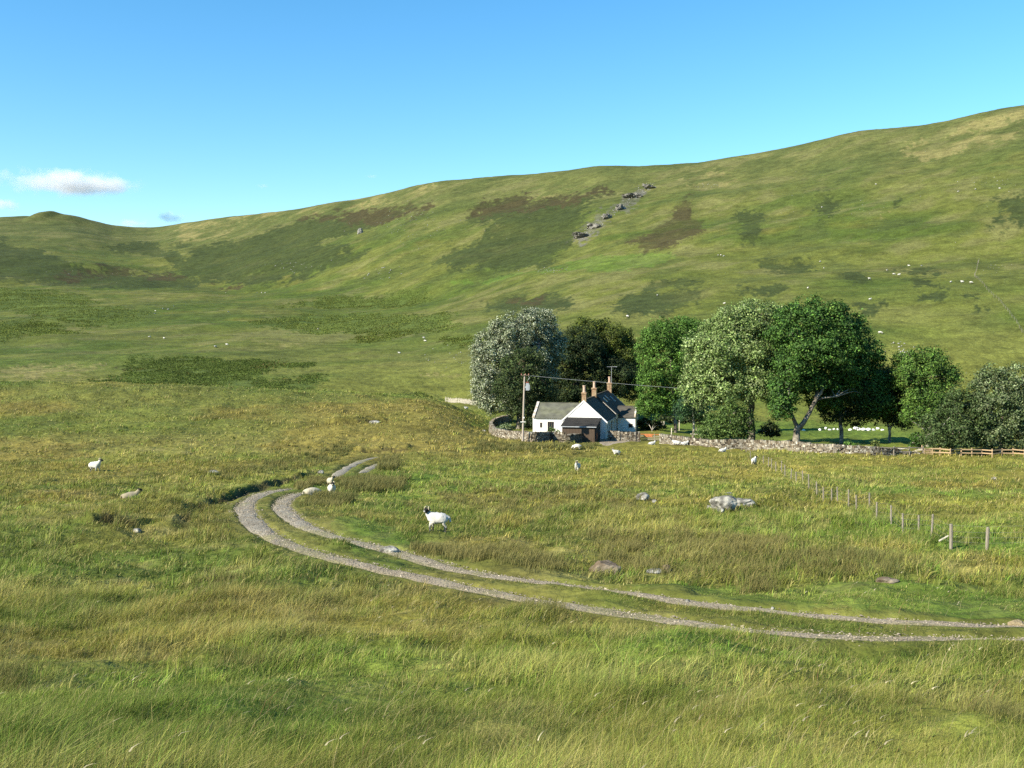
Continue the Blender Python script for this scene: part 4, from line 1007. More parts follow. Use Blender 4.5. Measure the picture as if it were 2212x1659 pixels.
def tree(name, label, base_px, blobs, trunks, cols, leaf=.16, dens=1.25, bark='bark', cat='tree', D=None, loose=.0, droop=0.0, group='trees round the cottage', clump_r=.62):
    """blobs: (cx, cy, rx, ry[, depth offset m]) in photograph pixels at the tree's own distance; cols: (colour, weight) pairs"""
    B = pix(base_px[0], base_px[1], h_smooth) if D is None else None
    if B is None:
        X = (base_px[0] - XC) / F * D; B = np.array([X, D, ground(X, D)])
    D = B[1]; k = D / F
    root = empty(name, B, 0, label, cat, group)
    bl = []
    for b in blobs:
        cx, cy, rx, ry = b[:4]; dy = b[4] if len(b) > 4 else 0
        bl.append((np.array([(cx - XC) * k, D + dy, ZC - (cy - YH) * k]), np.array([rx * k, max(min(rx, ry * 1.15), ry * .7) * k * .95, ry * k])))
    core = list(bl)
    if len(bl) > 4:                                                     # spurs that break up the round outline
        for c, r in core:
            for _ in range(5):
                v = rng.normal(0, 1, 3); v[2] = abs(v[2]) * .8 - .15; v /= np.linalg.norm(v); f = rng.uniform(.26, .42)
                bl.append((c + v * r * rng.uniform(.86, 1.04), np.full(3, r.min() * f) * rng.uniform(.8, 1.2, 3)))
    Vs, Fs, Cs = [], [], []; off = 0
    cw = np.array([c[1] for c in cols], float); cw /= cw.sum(); pal = np.array([c[0] for c in cols], float)
    for bi, (c, r) in enumerate(bl):
        area = 4 * math.pi * ((r[0] * r[1]) ** 1.6 / 3 + (r[0] * r[2]) ** 1.6 / 3 + (r[1] * r[2]) ** 1.6 / 3) ** (1 / 1.6)
        nc = int(area * 2.1 * dens)
        d = rng.normal(0, 1, (nc, 3)); d /= np.linalg.norm(d, axis=1, keepdims=True)
        d = d[d[:, 2] > -.85]; nc = len(d)
        lump = fbm(d[:, 0] * 2 + 5 * bi, d[:, 2] * 2 + d[:, 1] * 1.6, .8, 300 + bi, 3)
        hole = fbm(d[:, 0] * 2 - 3 * bi, d[:, 2] * 2 - d[:, 1] * 1.7, .5, 330 + bi, 2)
        rad = np.where(rng.random(nc) < .72, rng.normal(.93, .09, nc), rng.uniform(.45, .9, nc)) * (1 + .17 * lump)
        cc = c + d * r * rad[:, None]
        keep = (hole > -.42) | (rad < .8)
        for bj, (c2, r2) in enumerate(bl):
            if bj != bi: keep &= np.linalg.norm((cc - c2) / r2, axis=1) > .62
        keep &= cc[:, 2] > h_smooth(cc[:, 0], cc[:, 1]) + .2
        cc, d = cc[keep], d[keep]; nc = len(cc)
        per = 30
        n = nc * per
        cr = clump_r * rng.uniform(.6, 1.3, nc)
        o = rng.normal(0, 1, (n, 3)) * np.array([.5, .5, .36]) * np.repeat(cr, per)[:, None]
        pts = np.repeat(cc, per, 0) + o
        pts[:, 2] -= droop * (o[:, 0] ** 2 + o[:, 1] ** 2)
        nr = np.repeat(d, per, 0) * .55 + o / np.repeat(cr, per)[:, None] * .5 + rng.normal(0, .55, (n, 3)) + [0, 0, .25]
        nr /= np.linalg.norm(nr, axis=1, keepdims=True)
        cl = rng.choice(len(cols), n, p=cw)
        same = rng.random(n) < .35; clc = np.repeat(rng.choice(len(cols), nc, p=cw), per); cl = np.where(same, clc, cl)
        col = pal[cl] * np.exp(.22 * np.repeat(rng.normal(0, 1, nc), per) + .25 * rng.normal(0, 1, n))[:, None]
        V, Q, Cv = leaves(pts, nr, leaf * rng.uniform(.6, 1.35, n), np.clip(col, 0, .8))
        Vs.append(V - B); Fs.append(Q + off); Cs.append(Cv); off += len(V)
    me = mesh_np(name + '_crown', np.vstack(Vs), [np.vstack(Fs)], M['leaf'], np.vstack(Cs))
    link('crown', me, root)
    # trunk and limbs
    m = MB()
    tip = []
    for tr in trunks:
        P = np.array([((x - XC) * k, D + (e[0] if e else 0), ZC - (y - YH) * k) for x, y, w, *e in tr]); W = np.array([t[2] for t in tr]) * k / 2
        if tr is trunks[0]: P[0, 2] = B[2] - .3
        Pc = catmull(np.c_[P, W], 4); Pc[:, :2] += rng.normal(0, .03, (len(Pc), 2)); m.tube(Pc[:, :3] - B, np.maximum(Pc[:, 3], .02), 8)
        tip.append(P[-1])
    for c, r in core:                                                     # boughs that reach into each part of the crown
        s = min(tip, key=lambda t: np.linalg.norm(t - c)); L = np.linalg.norm(c - s)
        if L < .4: continue
        mid = (s + c) / 2 + np.array([0, 0, .12 * L]); P = catmull(np.array([s, mid, c]), 4)
        m.tube(P - B, np.linspace(.11, .03, len(P)) * min(1.6, max(.5, r[2] / 2.2)), 6)
        for q in range(5):
            v = rng.normal(0, 1, 3); v[2] = abs(v[2]) * .6; v /= np.linalg.norm(v); e = c + v * r * .85
            Q = catmull(np.array([P[-3], (P[-3] + e) / 2 + [0, 0, .2], e]), 3); m.tube(Q - B, np.linspace(.05, .012, len(Q)), 5)
    m.build('trunk', M[bark], root, smooth=True)
    return root

SILV = [(C3(.38, .41, .29), 5), (C3(.23, .27, .16), 4), (C3(.085, .115, .042), 3), (C3(.045, .066, .024), 2)]
SAGE = [(C3(0.231, 0.304, 0.109), 4), (C3(0.170, 0.249, 0.070), 4), (C3(0.091, 0.152, 0.037), 3), (C3(0.316, 0.377, 0.183), 2)]
MIDG = [(C3(0.081, 0.169, 0.026), 4), (C3(0.111, 0.208, 0.036), 3), (C3(0.049, 0.104, 0.018), 3)]
DEEP = [(C3(0.052, 0.119, 0.023), 4), (C3(0.075, 0.160, 0.026), 4), (C3(0.032, 0.070, 0.017), 3), (C3(0.131, 0.217, 0.043), 1)]
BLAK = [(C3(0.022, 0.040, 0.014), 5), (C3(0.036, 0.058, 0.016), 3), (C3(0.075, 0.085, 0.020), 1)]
YELL = [(C3(0.130, 0.163, 0.023), 4), (C3(0.072, 0.098, 0.018), 4), (C3(0.039, 0.057, 0.016), 3)]
PINE = [(C3(0.050, 0.083, 0.025), 4), (C3(0.085, 0.112, 0.033), 3), (C3(0.033, 0.050, 0.018), 3)]
WILL = [(C3(0.180, 0.217, 0.112), 4), (C3(0.112, 0.158, 0.060), 4), (C3(0.062, 0.096, 0.033), 3)]

def build_trees():
    tree('silver_tree', 'tall silver-leaved tree behind the power pole, leaning leaves flashing white', (1522, 1268),
         [(1500, 985, 62, 62, 1), (1570, 960, 62, 54, 3), (1445, 1055, 62, 66, 0), (1530, 1060, 72, 76, 2), (1610, 1010, 48, 60, 4), (1430, 1125, 50, 55, -1), (1475, 1180, 62, 42, -1), (1425, 1165, 40, 42, 0), (1540, 1140, 60, 60, 3), (1600, 1090, 44, 50, 4)],
         [[(1522, 1268, 26), (1524, 1230, 22), (1528, 1180, 20), (1535, 1120, 16)], [(1528, 1190, 14), (1500, 1130, 11), (1475, 1080, 8)], [(1530, 1170, 14), (1560, 1080, 10), (1580, 1010, 7)]], SILV, leaf=.128, bark='palebark', dens=1.35, D=166)
    tree('pine', 'dark green conifer with drooping sprays in front of the silver tree', (1545, 1274),
         [(1515, 1075, 42, 50, -4), (1550, 1060, 40, 45, -3), (1500, 1130, 48, 46, -5), (1560, 1125, 50, 48, -4), (1535, 1185, 55, 38, -4), (1590, 1170, 45, 45, -2), (1575, 1215, 40, 28, -2)],
         [[(1545, 1272, 14, -1), (1548, 1220, 12, -2), (1540, 1130, 8, -4), (1530, 1050, 5, -4)]], PINE, leaf=.12, bark='darkbark', dens=1.0, droop=.35, D=163)
    tree('dark_tree', 'dense blackish tree towering behind the white cottage', (1690, 1232),
         [(1700, 1030, 66, 70, 5), (1650, 1080, 60, 80, 4), (1740, 1090, 72, 76, 6), (1690, 1150, 76, 62, 5), (1800, 1120, 62, 70, 6), (1640, 1170, 50, 52, 3), (1850, 1110, 38, 46, 8), (1760, 1170, 60, 50, 7)],
         [[(1690, 1232, 26, 4), (1690, 1160, 22, 4), (1695, 1090, 14, 5)]], BLAK, leaf=.135, bark='darkbark', D=180)
    tree('yellow_tree', 'tree with yellowish leaves rising over the dark tree behind the cottage roof', (1790, 1222),
         [(1735, 975, 54, 44, 4), (1790, 990, 56, 52, 5), (1830, 1035, 46, 52, 5), (1860, 1090, 30, 46, 6), (1780, 1050, 60, 50, 7), (1870, 1150, 30, 42, 7)],
         [[(1790, 1222, 24, 6), (1788, 1130, 18, 6), (1785, 1050, 11, 5)]], YELL, leaf=.135, bark='darkbark', D=186)
    tree('broadleaf_tree', 'mid-green tree with a rounded crown right of the cottage roof', (1983, 1262),
         [(1945, 985, 50, 50, 3), (2010, 975, 56, 46, 4), (1960, 1060, 66, 64, 3), (2035, 1050, 46, 62, 5), (1920, 1120, 46, 58, 2), (1990, 1140, 62, 58, 3), (1935, 1190, 52, 36, 2), (1905, 1195, 34, 36, 1), (2060, 1010, 46, 60, 8), (2050, 1110, 40, 60, 8), (2040, 1180, 40, 40, 8), (2075, 985, 44, 48, 10), (1910, 1030, 34, 60, 4)],
         [[(1983, 1262, 12, 1), (1983, 1220, 11, 2), (1980, 1140, 9, 3), (1975, 1050, 6, 3)], [(1984, 1215, 8, 2), (2003, 1150, 6, 3)]], MIDG, leaf=.127, bark='palebark', D=150)
    tree('small_tree', 'small dark bluish-green tree in front of the mid-green one', (2032, 1258),
         [(2030, 1180, 34, 44, 0), (2000, 1200, 30, 34, 0), (2052, 1205, 26, 34, 1)], [[(2032, 1258, 7), (2032, 1220, 6), (2030, 1180, 4)]], [(C3(.030, .072, .030), 4), (C3(.045, .1, .03), 3), (C3(.02, .045, .02), 2)], leaf=.12, bark='bark', D=142)
    tree('whitebeam', 'big pale sage-green tree with wind-turned leaves left of the forked tree', (2198, 1284),
         [(2150, 965, 62, 62, 0), (2220, 935, 66, 52, 1), (2105, 1040, 64, 66, -1), (2190, 1040, 82, 80, 0), (2270, 985, 56, 62, 2), (2120, 1120, 74, 60, -1), (2060, 1100, 44, 66, 0), (2210, 1125, 70, 60, -1), (2270, 1080, 50, 70, 1), (2080, 1165, 50, 42, 0), (2290, 1160, 42, 44, 0), (2060, 1030, 46, 56, 1), (2040, 1140, 40, 60, 1), (2310, 1040, 50, 70, 3), (2055, 1080, 44, 60, 2), (2095, 985, 44, 44, 3)],
         [[(2198, 1286, 27), (2202, 1262, 22), (2198, 1225, 20), (2202, 1180, 17), (2200, 1100, 12)], [(2200, 1190, 13), (2160, 1130, 9), (2130, 1070, 7)], [(2203, 1180, 13), (2235, 1110, 9), (2245, 1040, 7)]], SAGE, leaf=.127, bark='palebark', D=128)
    tree('leafy_bush', 'sprawling pale green bush at the foot of the big sage-green tree', (2130, 1288),
         [(2130, 1215, 46, 42, -2), (2095, 1245, 30, 34, -2), (2165, 1240, 34, 44, -2), (2130, 1262, 46, 24, -2), (2070, 1268, 28, 18, -1)], [[(2130, 1288, 8, -2), (2130, 1240, 6, -2)]], [(C3(.115, .175, .045), 4), (C3(.075, .13, .028), 4), (C3(.04, .075, .018), 2)], leaf=.118, D=125, cat='bush', group='bushes by the walls')
    tree('forked_tree', 'huge deep-green tree with a forked trunk and bare pale limb', (2335, 1298),
         [(2390, 935, 92, 58, 2), (2330, 975, 66, 66, 1), (2470, 975, 78, 66, 3), (2410, 1030, 100, 80, 1), (2510, 1050, 66, 74, 3), (2330, 1070, 56, 66, 0), (2450, 1110, 86, 42, 2), (2560, 1100, 44, 60, 4), (2380, 1120, 50, 34, 1), (2575, 1160, 38, 46, 4), (2295, 1140, 44, 44, 0), (2350, 1135, 46, 30, 3), (2440, 1140, 50, 26, 4), (2520, 1140, 46, 40, 4), (2285, 1195, 32, 34, -1), (2440, 1180, 50, 30, 3), (2600, 1130, 44, 60, 5), (2570, 1040, 46, 54, 4), (2615, 1190, 44, 50, 5), (2330, 1165, 26, 20, 3)],
         [[(2331, 1302, 28), (2334, 1272, 20), (2338, 1245, 20)], [(2336, 1250, 13), (2320, 1215, 10), (2312, 1160, 9), (2312, 1100, 7)], [(2342, 1253, 16), (2366, 1220, 13), (2390, 1172, 12), (2405, 1150, 9), (2412, 1135, 4)],
          [(2372, 1205, 8), (2385, 1178, 6), (2397, 1160, 5), (2408, 1152, 4), (2414, 1134, 3)], [(2392, 1172, 6), (2415, 1166, 5), (2448, 1162, 3)], [(2392, 1170, 11, 0), (2418, 1112, 8, 3), (2430, 1040, 6, 5)]], DEEP, leaf=.135, bark='palebark', D=122)
    tree('round_tree', 'dark round-headed tree under the right shoulder of the huge forked tree', (2465, 1292),
         [(2480, 1150, 58, 48, 0), (2430, 1170, 42, 46, 0), (2530, 1180, 46, 46, 0), (2450, 1215, 46, 26, 0), (2510, 1225, 42, 26, 1)], [[(2466, 1296, 13), (2464, 1260, 12), (2460, 1220, 10), (2470, 1160, 6)], [(2460, 1225, 7), (2438, 1185, 5)], [(2461, 1228, 6), (2492, 1190, 4)]],
         [(C3(.024, .050, .013), 4), (C3(.042, .078, .016), 3), (C3(.014, .028, .009), 3)], leaf=.127, bark='palebark', D=127)  # leaf colours lowered to carry the gloom beneath the big crown
    tree('thorn_tree', 'small very dark thorn tree on the lawn left of the grey willows', (2606, 1280),
         [(2600, 1150, 44, 50, 0), (2625, 1200, 40, 44, 0), (2585, 1215, 36, 32, 0), (2640, 1235, 28, 24, 0), (2590, 1110, 32, 40, 1)], [[(2606, 1284, 8), (2606, 1262, 8), (2600, 1230, 6), (2598, 1170, 4)], [(2606, 1262, 6), (2622, 1225, 4)]], BLAK, leaf=.12, bark='bark', D=129)
    tree('ash_tree', 'lighter green tree standing between the thorn tree and the grey willows', (2730, 1306),
         [(2700, 1060, 42, 34, 4), (2750, 1055, 50, 36, 4), (2690, 1110, 46, 48, 3), (2760, 1110, 66, 50, 3), (2815, 1110, 36, 34, 4), (2720, 1170, 60, 50, 2), (2690, 1215, 40, 36, 1), (2760, 1210, 58, 46, 2)],
         [[(2730, 1306, 12, 1), (2732, 1260, 10, 2), (2735, 1180, 8, 3)], [(2712, 1262, 4), (2690, 1245, 4), (2668, 1232, 3)]], [(C3(.082, .165, .026), 4), (C3(.12, .195, .038), 3), (C3(.042, .085, .018), 3)], leaf=.127, bark='bark', D=122)
    tree('willow', 'grey-green willow thicket behind the pale rail fence, left part', (2790, 1316),
         [(2755, 1260, 46, 50, 0), (2810, 1200, 46, 66, 0), (2800, 1270, 48, 44, -1), (2730, 1285, 34, 30, -1), (2850, 1250, 46, 66, 0)], [[(2790, 1318, 9), (2790, 1270, 7), (2800, 1210, 5)]], [(C3(.062, .105, .030), 4), (C3(.09, .125, .045), 3), (C3(.034, .058, .018), 3)], leaf=.118, D=114)
    tree('willow', 'silvery willow at the right edge of the picture behind the pale rail fence', (2930, 1316),
         [(2910, 1140, 52, 52, 0), (2965, 1130, 50, 56, 0), (2890, 1200, 52, 62, 0), (2950, 1210, 60, 70, 0), (3020, 1180, 50, 80, 0), (2900, 1275, 52, 44, 0), (2970, 1280, 56, 44, 0), (3040, 1270, 46, 50, 0)], [[(2930, 1318, 12), (2932, 1270, 9), (2940, 1190, 6)], [(2931, 1275, 8), (2905, 1210, 5)]], WILL, leaf=.118, D=114)
    # bushes
    for nm, lb, base, bl, pal, Dd in (
        ('round_bush', 'clipped dark round bush between the sage-green and forked trees', (2257, 1290), [(2255, 1256, 22, 20), (2240, 1264, 14, 14), (2270, 1264, 15, 14)], BLAK, 126),
        ('small_bush', 'bright green bush poking over the long wall below the round-headed tree', (2487, 1318), [(2490, 1306, 14, 15), (2480, 1312, 10, 9)], MIDG, 117),
        ('small_bush', 'small yellowish bush behind the wall just right of the bright green one', (2566, 1318), [(2566, 1306, 12, 11)], [(C3(.14, .17, .045), 3), (C3(.08, .12, .03), 3)], 117),
        ('small_bush', 'dark bush behind the wall beside the foot of the willows', (2690, 1318), [(2688, 1282, 18, 18), (2700, 1298, 18, 14), (2675, 1302, 12, 10)], DEEP, 118),
        ('yard_bush', 'rounded green shrub inside the yard wall under the tall window', (1623, 1284), [(1622, 1268, 15, 13), (1610, 1274, 9, 8), (1634, 1274, 9, 8)], [(C3(.10, .15, .03), 4), (C3(.05, .09, .02), 3)], 140),
        ('yard_bush', 'small grey-green shrub behind the dark wall below the shed', (1704, 1284), [(1704, 1270, 9, 6), (1712, 1274, 7, 5)], WILL, 136.5),
        ('yard_bush', 'low grey-green shrubs inside the curve of the yard wall', (1475, 1270), [(1470, 1258, 18, 10), (1490, 1254, 12, 12), (1455, 1262, 12, 7)], WILL, 143),
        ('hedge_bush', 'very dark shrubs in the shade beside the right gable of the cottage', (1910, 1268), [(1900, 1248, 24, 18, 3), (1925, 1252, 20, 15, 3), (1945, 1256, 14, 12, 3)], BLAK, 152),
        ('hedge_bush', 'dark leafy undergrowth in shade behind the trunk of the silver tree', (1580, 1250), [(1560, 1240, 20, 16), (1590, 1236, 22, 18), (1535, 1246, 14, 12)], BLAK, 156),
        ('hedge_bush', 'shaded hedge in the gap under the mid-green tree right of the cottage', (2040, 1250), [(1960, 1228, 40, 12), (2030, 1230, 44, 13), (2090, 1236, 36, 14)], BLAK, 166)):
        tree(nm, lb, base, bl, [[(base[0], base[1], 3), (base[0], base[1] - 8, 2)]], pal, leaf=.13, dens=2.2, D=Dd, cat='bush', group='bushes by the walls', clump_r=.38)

# ------------------------------------------------------------------ rocks
def rock_mesh(sx, sy, sz, seed, sub=4, rough=.28):
    bm = bmesh.new(); bmesh.ops.create_icosphere(bm, subdivisions=sub, radius=1)
    co = np.array([v.co for v in bm.verts]); o = seed * 7.13
    r = np.random.default_rng(seed)
    planes = r.normal(0, 1, (9, 3)); planes /= np.linalg.norm(planes, axis=1, keepdims=True); dd = r.uniform(.62, .95, 9)
    s = np.ones(len(co))
    for pn, d in zip(planes, dd):
        t = co @ pn; s = np.where(t > d, np.minimum(s, d / np.maximum(t, 1e-3)), s)
    n = fbm(co[:, 0] + o, co[:, 1] + co[:, 2] * .7, .8, seed, 4) + .5 * fbm(co[:, 2] + o, co[:, 0] - co[:, 1], .35, seed + 5, 3)
    s = s * (1 + rough * n * .5)
    co = co * s[:, None] * [sx, sy, sz]
    for v, c in zip(bm.verts, co): v.co = c
    me = bpy.data.meshes.new('rock'); bm.to_mesh(me); bm.free(); return me

def rock(px, w, hgt, label, mt='rock', seed=1, sink=.3, dep=.8, name='rock', cat='rock', group='rocks in the grass', rough=.28):
    p = pix(px[0], px[1], h_smooth); k = p[1] / F
    sx = w * k / 2; sz = hgt * k / (2 - 2 * sink) if sink < 1 else hgt * k / 2
    me = rock_mesh(sx, max(sx * dep, .08), sz, seed, rough=rough); me.materials.append(M[mt])
    o = link(name, me, None, (p[0], p[1] + sx * dep * .6, ground(p[0], p[1]) + sz * (1 - 2 * sink)), random.Random(seed).uniform(-.4, .4)); tag(o, label, cat, group)
    return o

def build_rocks():
    rock((2126, 1499), 92, 45, 'large pale lichen-spotted boulder in the middle of the paddock', 'rock', 3, .25, .8, 'boulder', 'boulder')
    rock((2182, 1490), 64, 26, 'low grey boulder touching the right side of the big pale one', 'rock', 4, .3, .8, 'boulder', 'boulder')
    rock((2112, 1503), 24, 13, 'small pale stone just in front of the big paddock boulder', 'rock', 5)
    rock((2080, 1487), 22, 12, 'flat pinkish stone at the left foot of the big paddock boulder', 'rock', 51)
    rock((2135, 1438), 28, 8, 'flat stone barely showing in the grass behind the big boulder', 'rock', 52)
    rock((1885, 1467), 42, 22, 'rough grey rock in the paddock left of the big boulder', 'rock', 6)
    rock((1918, 1468), 18, 10, 'small stone right beside the rough grey rock', 'rock', 7)
    rock((1775, 1669), 100, 42, 'broad brown dome of rock beside the near bend of the track', 'darkrock', 8, .35)
    rock((1920, 1674), 50, 12, 'flat pale slab in the turf right of the brown rock', 'rock', 9)
    rock((1955, 1672), 34, 24, 'dark cracked stone at the end of the flat pale slab', 'darkrock', 10)
    rock((1805, 1594), 34, 10, 'thin bleached white stone lying in the tussocks', 'rock', 11)
    rock((1140, 1614), 62, 22, 'pale grey slab breaking the verge of the far rut', 'rock', 12, .35)
    rock((2017, 1758), 20, 16, 'pale yellowish stone beside the far rut in mid picture', 'rock', 13)
    rock((2264, 1776), 12, 8, 'small light stone on the grass edge of the far rut', 'rock', 14)
    rock((2602, 1810), 14, 10, 'dark little stone standing in the far rut', 'darkrock', 15)
    rock((2985, 1824), 50, 18, 'sandy clod of earth by the far rut at the right edge', 'earth', 16, .4)
    rock((2605, 1712), 66, 12, 'flat purplish-grey stone level with the turf on the right', 'darkrock', 17, .42)
    rock((400, 1556), 26, 12, 'light grey stone in the grass left of the bend', 'rock', 18)
    rock((622, 1392), 30, 12, 'dull grey stone on the far bank of the ditch', 'rock', 19)
    rock((940, 1385), 22, 12, 'pale stone in the ditch bank left of the disappearing track', 'rock', 20)
    rock((1097, 1240), 40, 8, 'bleached stone on the bank left of the cottage', 'rock', 21)
    rock((1416, 1266), 16, 9, 'whitish stone just left of the curved yard wall', 'rock', 22)
    rock((2914, 1406), 18, 9, 'pale stone in the far right of the paddock', 'rock', 23)
    # heap of pale stones on the lawn
    rr = random.Random(5)
    lbs = ['leftmost', 'second', 'third', 'fourth', 'fifth', 'sixth', 'seventh', 'eighth', 'ninth', 'tenth', 'eleventh', 'twelfth', 'thirteenth', 'last']
    xs = [2355, 2403, 2420, 2432, 2444, 2455, 2492, 2508, 2518, 2530, 2545, 2560, 2572, 2586]
    for i, x in enumerate(xs):
        big = 7 <= i <= 10
        rock((x, 1262 + rr.uniform(-2, 1)), rr.uniform(12, 19) if big else rr.uniform(7, 11), rr.uniform(8, 13) if big else rr.uniform(4, 7), '%s of the white stones lined up on the sunny lawn, counting from the left' % lbs[i], 'white', 60 + i, .25, .9, 'lawn_stone', 'stone', 'white stones on the lawn')
    # crags in the ravine on the hillside
    for j, (x, y, w, hg, lb, sd) in enumerate(((1706, 696, 60, 12, 'lowest grey crag of the ravine on the hillside', 31), (1742, 668, 56, 14, 'grey crag just above the lowest one in the ravine', 32), (1784, 640, 40, 13, 'rocky rib in the middle of the ravine', 33), (1820, 614, 44, 20, 'dark crag with a black cleft in the upper ravine', 34), (1864, 580, 60, 13, 'pale grey crag high in the ravine', 35), (1906, 553, 50, 12, 'topmost crag of the ravine below the skyline', 36))):
        o = rock((x, y), w, hg, lb, 'crag', sd, .42, .9, 'crag', 'crag', 'crags in the ravine', rough=.9); o.rotation_euler = (0, .35, .5)
    rock((1055, 684), 18, 16, 'pale buttress of rock on the dark slope below the skyline', 'rock', 41, .42, .8, 'crag', 'crag', 'crags in the ravine')
    # scattered boulders of the fellside, uncountable at this distance
    V, Fs = [], []; off = 0
    tri = np.array([(0, 1, 4), (1, 2, 4), (2, 3, 4), (3, 0, 4), (1, 0, 5), (2, 1, 5), (3, 2, 5), (0, 3, 5)])
    spots = []
    def cl(n, x0, x1, y0, y1, s0, s1): 
        for _ in range(n): spots.append((rr.gauss((x0 + x1) / 2, (x1 - x0) / 4), rr.gauss((y0 + y1) / 2, (y1 - y0) / 4), rr.uniform(s0, s1)))
    cl(60, 1100, 1320, 600, 700, 2, 5); [cl(16, 1700 + 200 * t / 10 - 14, 1700 + 200 * t / 10 + 14, 694 - 145 * t / 10 - 12, 694 - 145 * t / 10 + 12, 2, 6) for t in range(11)]; cl(40, 1540, 1690, 785, 800, 2, 5); cl(26, 1060, 1180, 770, 830, 2, 8); cl(24, 780, 960, 750, 800, 2, 6); cl(30, 2820, 3000, 510, 560, 2, 5); cl(20, 2030, 2120, 530, 560, 2, 4)
    cl(14, 2600, 2670, 1000, 1035, 4, 11); cl(10, 2630, 2660, 1020, 1040, 5, 12); cl(30, 1240, 1420, 1010, 1085, 3, 8); cl(60, 1900, 2990, 420, 800, 1.5, 3.5); cl(40, 700, 1700, 560, 800, 1.5, 4); cl(16, 2880, 2990, 770, 800, 2, 4); cl(12, 2450, 2560, 560, 640, 2, 4); cl(14, 80, 500, 770, 830, 2, 4); cl(12, 2620, 2830, 1080, 1100, 2, 5)
    for x, y, s in spots:
        if not (-40 < x < 3040): continue
        sky = np.interp(x, SKY[:, 0], SKY[:, 1])
        if y < sky + 14: continue
        p = pix(x, y, h_smooth); s = s * p[1] / F * .42
        b = np.array([(1, 0, 0), (0, 1, 0), (-1, 0, 0), (0, -1, 0), (0, 0, .8), (0, 0, -.6)], float) * s * np.array([[rr.uniform(.6, 1.3)] for _ in range(6)])
        V.append(b + p + [0, 0, s * .15]); Fs.append(tri + off); off += 6
    me = mesh_np('scree', np.vstack(V), [np.vstack(Fs)], M['stone'], np.tile(C3(.27, .265, .24), (off, 1)))
    tag(link('scree', me), 'small pale boulders strewn over the far hillsides', 'scree', kind='stuff')
# ------------------------------------------------------------------ sheep
def skin_mesh(J, E, sub=2):
    """J: list of (pos, radius); E: edges -> one continuous surface"""
    me = bpy.data.meshes.new('tmp'); me.from_pydata([j[0] for j in J], E, [])
    o = bpy.data.objects.new('tmp', me); COL.objects.link(o)
    md = o.modifiers.new('s', 'SKIN'); md.use_smooth_shade = True
    for v, j in zip(me.skin_vertices[0].data, J):
        r = j[1]; v.radius = (r, r) if not isinstance(r, tuple) else r
    me.skin_vertices[0].data[1].use_root = True
    sb = o.modifiers.new('u', 'SUBSURF'); sb.levels = sub; sb.render_levels = sub
    dg = bpy.context.evaluated_depsgraph_get(); dg.update()
    res = bpy.data.meshes.new_from_object(o.evaluated_get(dg))
    bpy.data.objects.remove(o); bpy.data.meshes.remove(me)
    return res

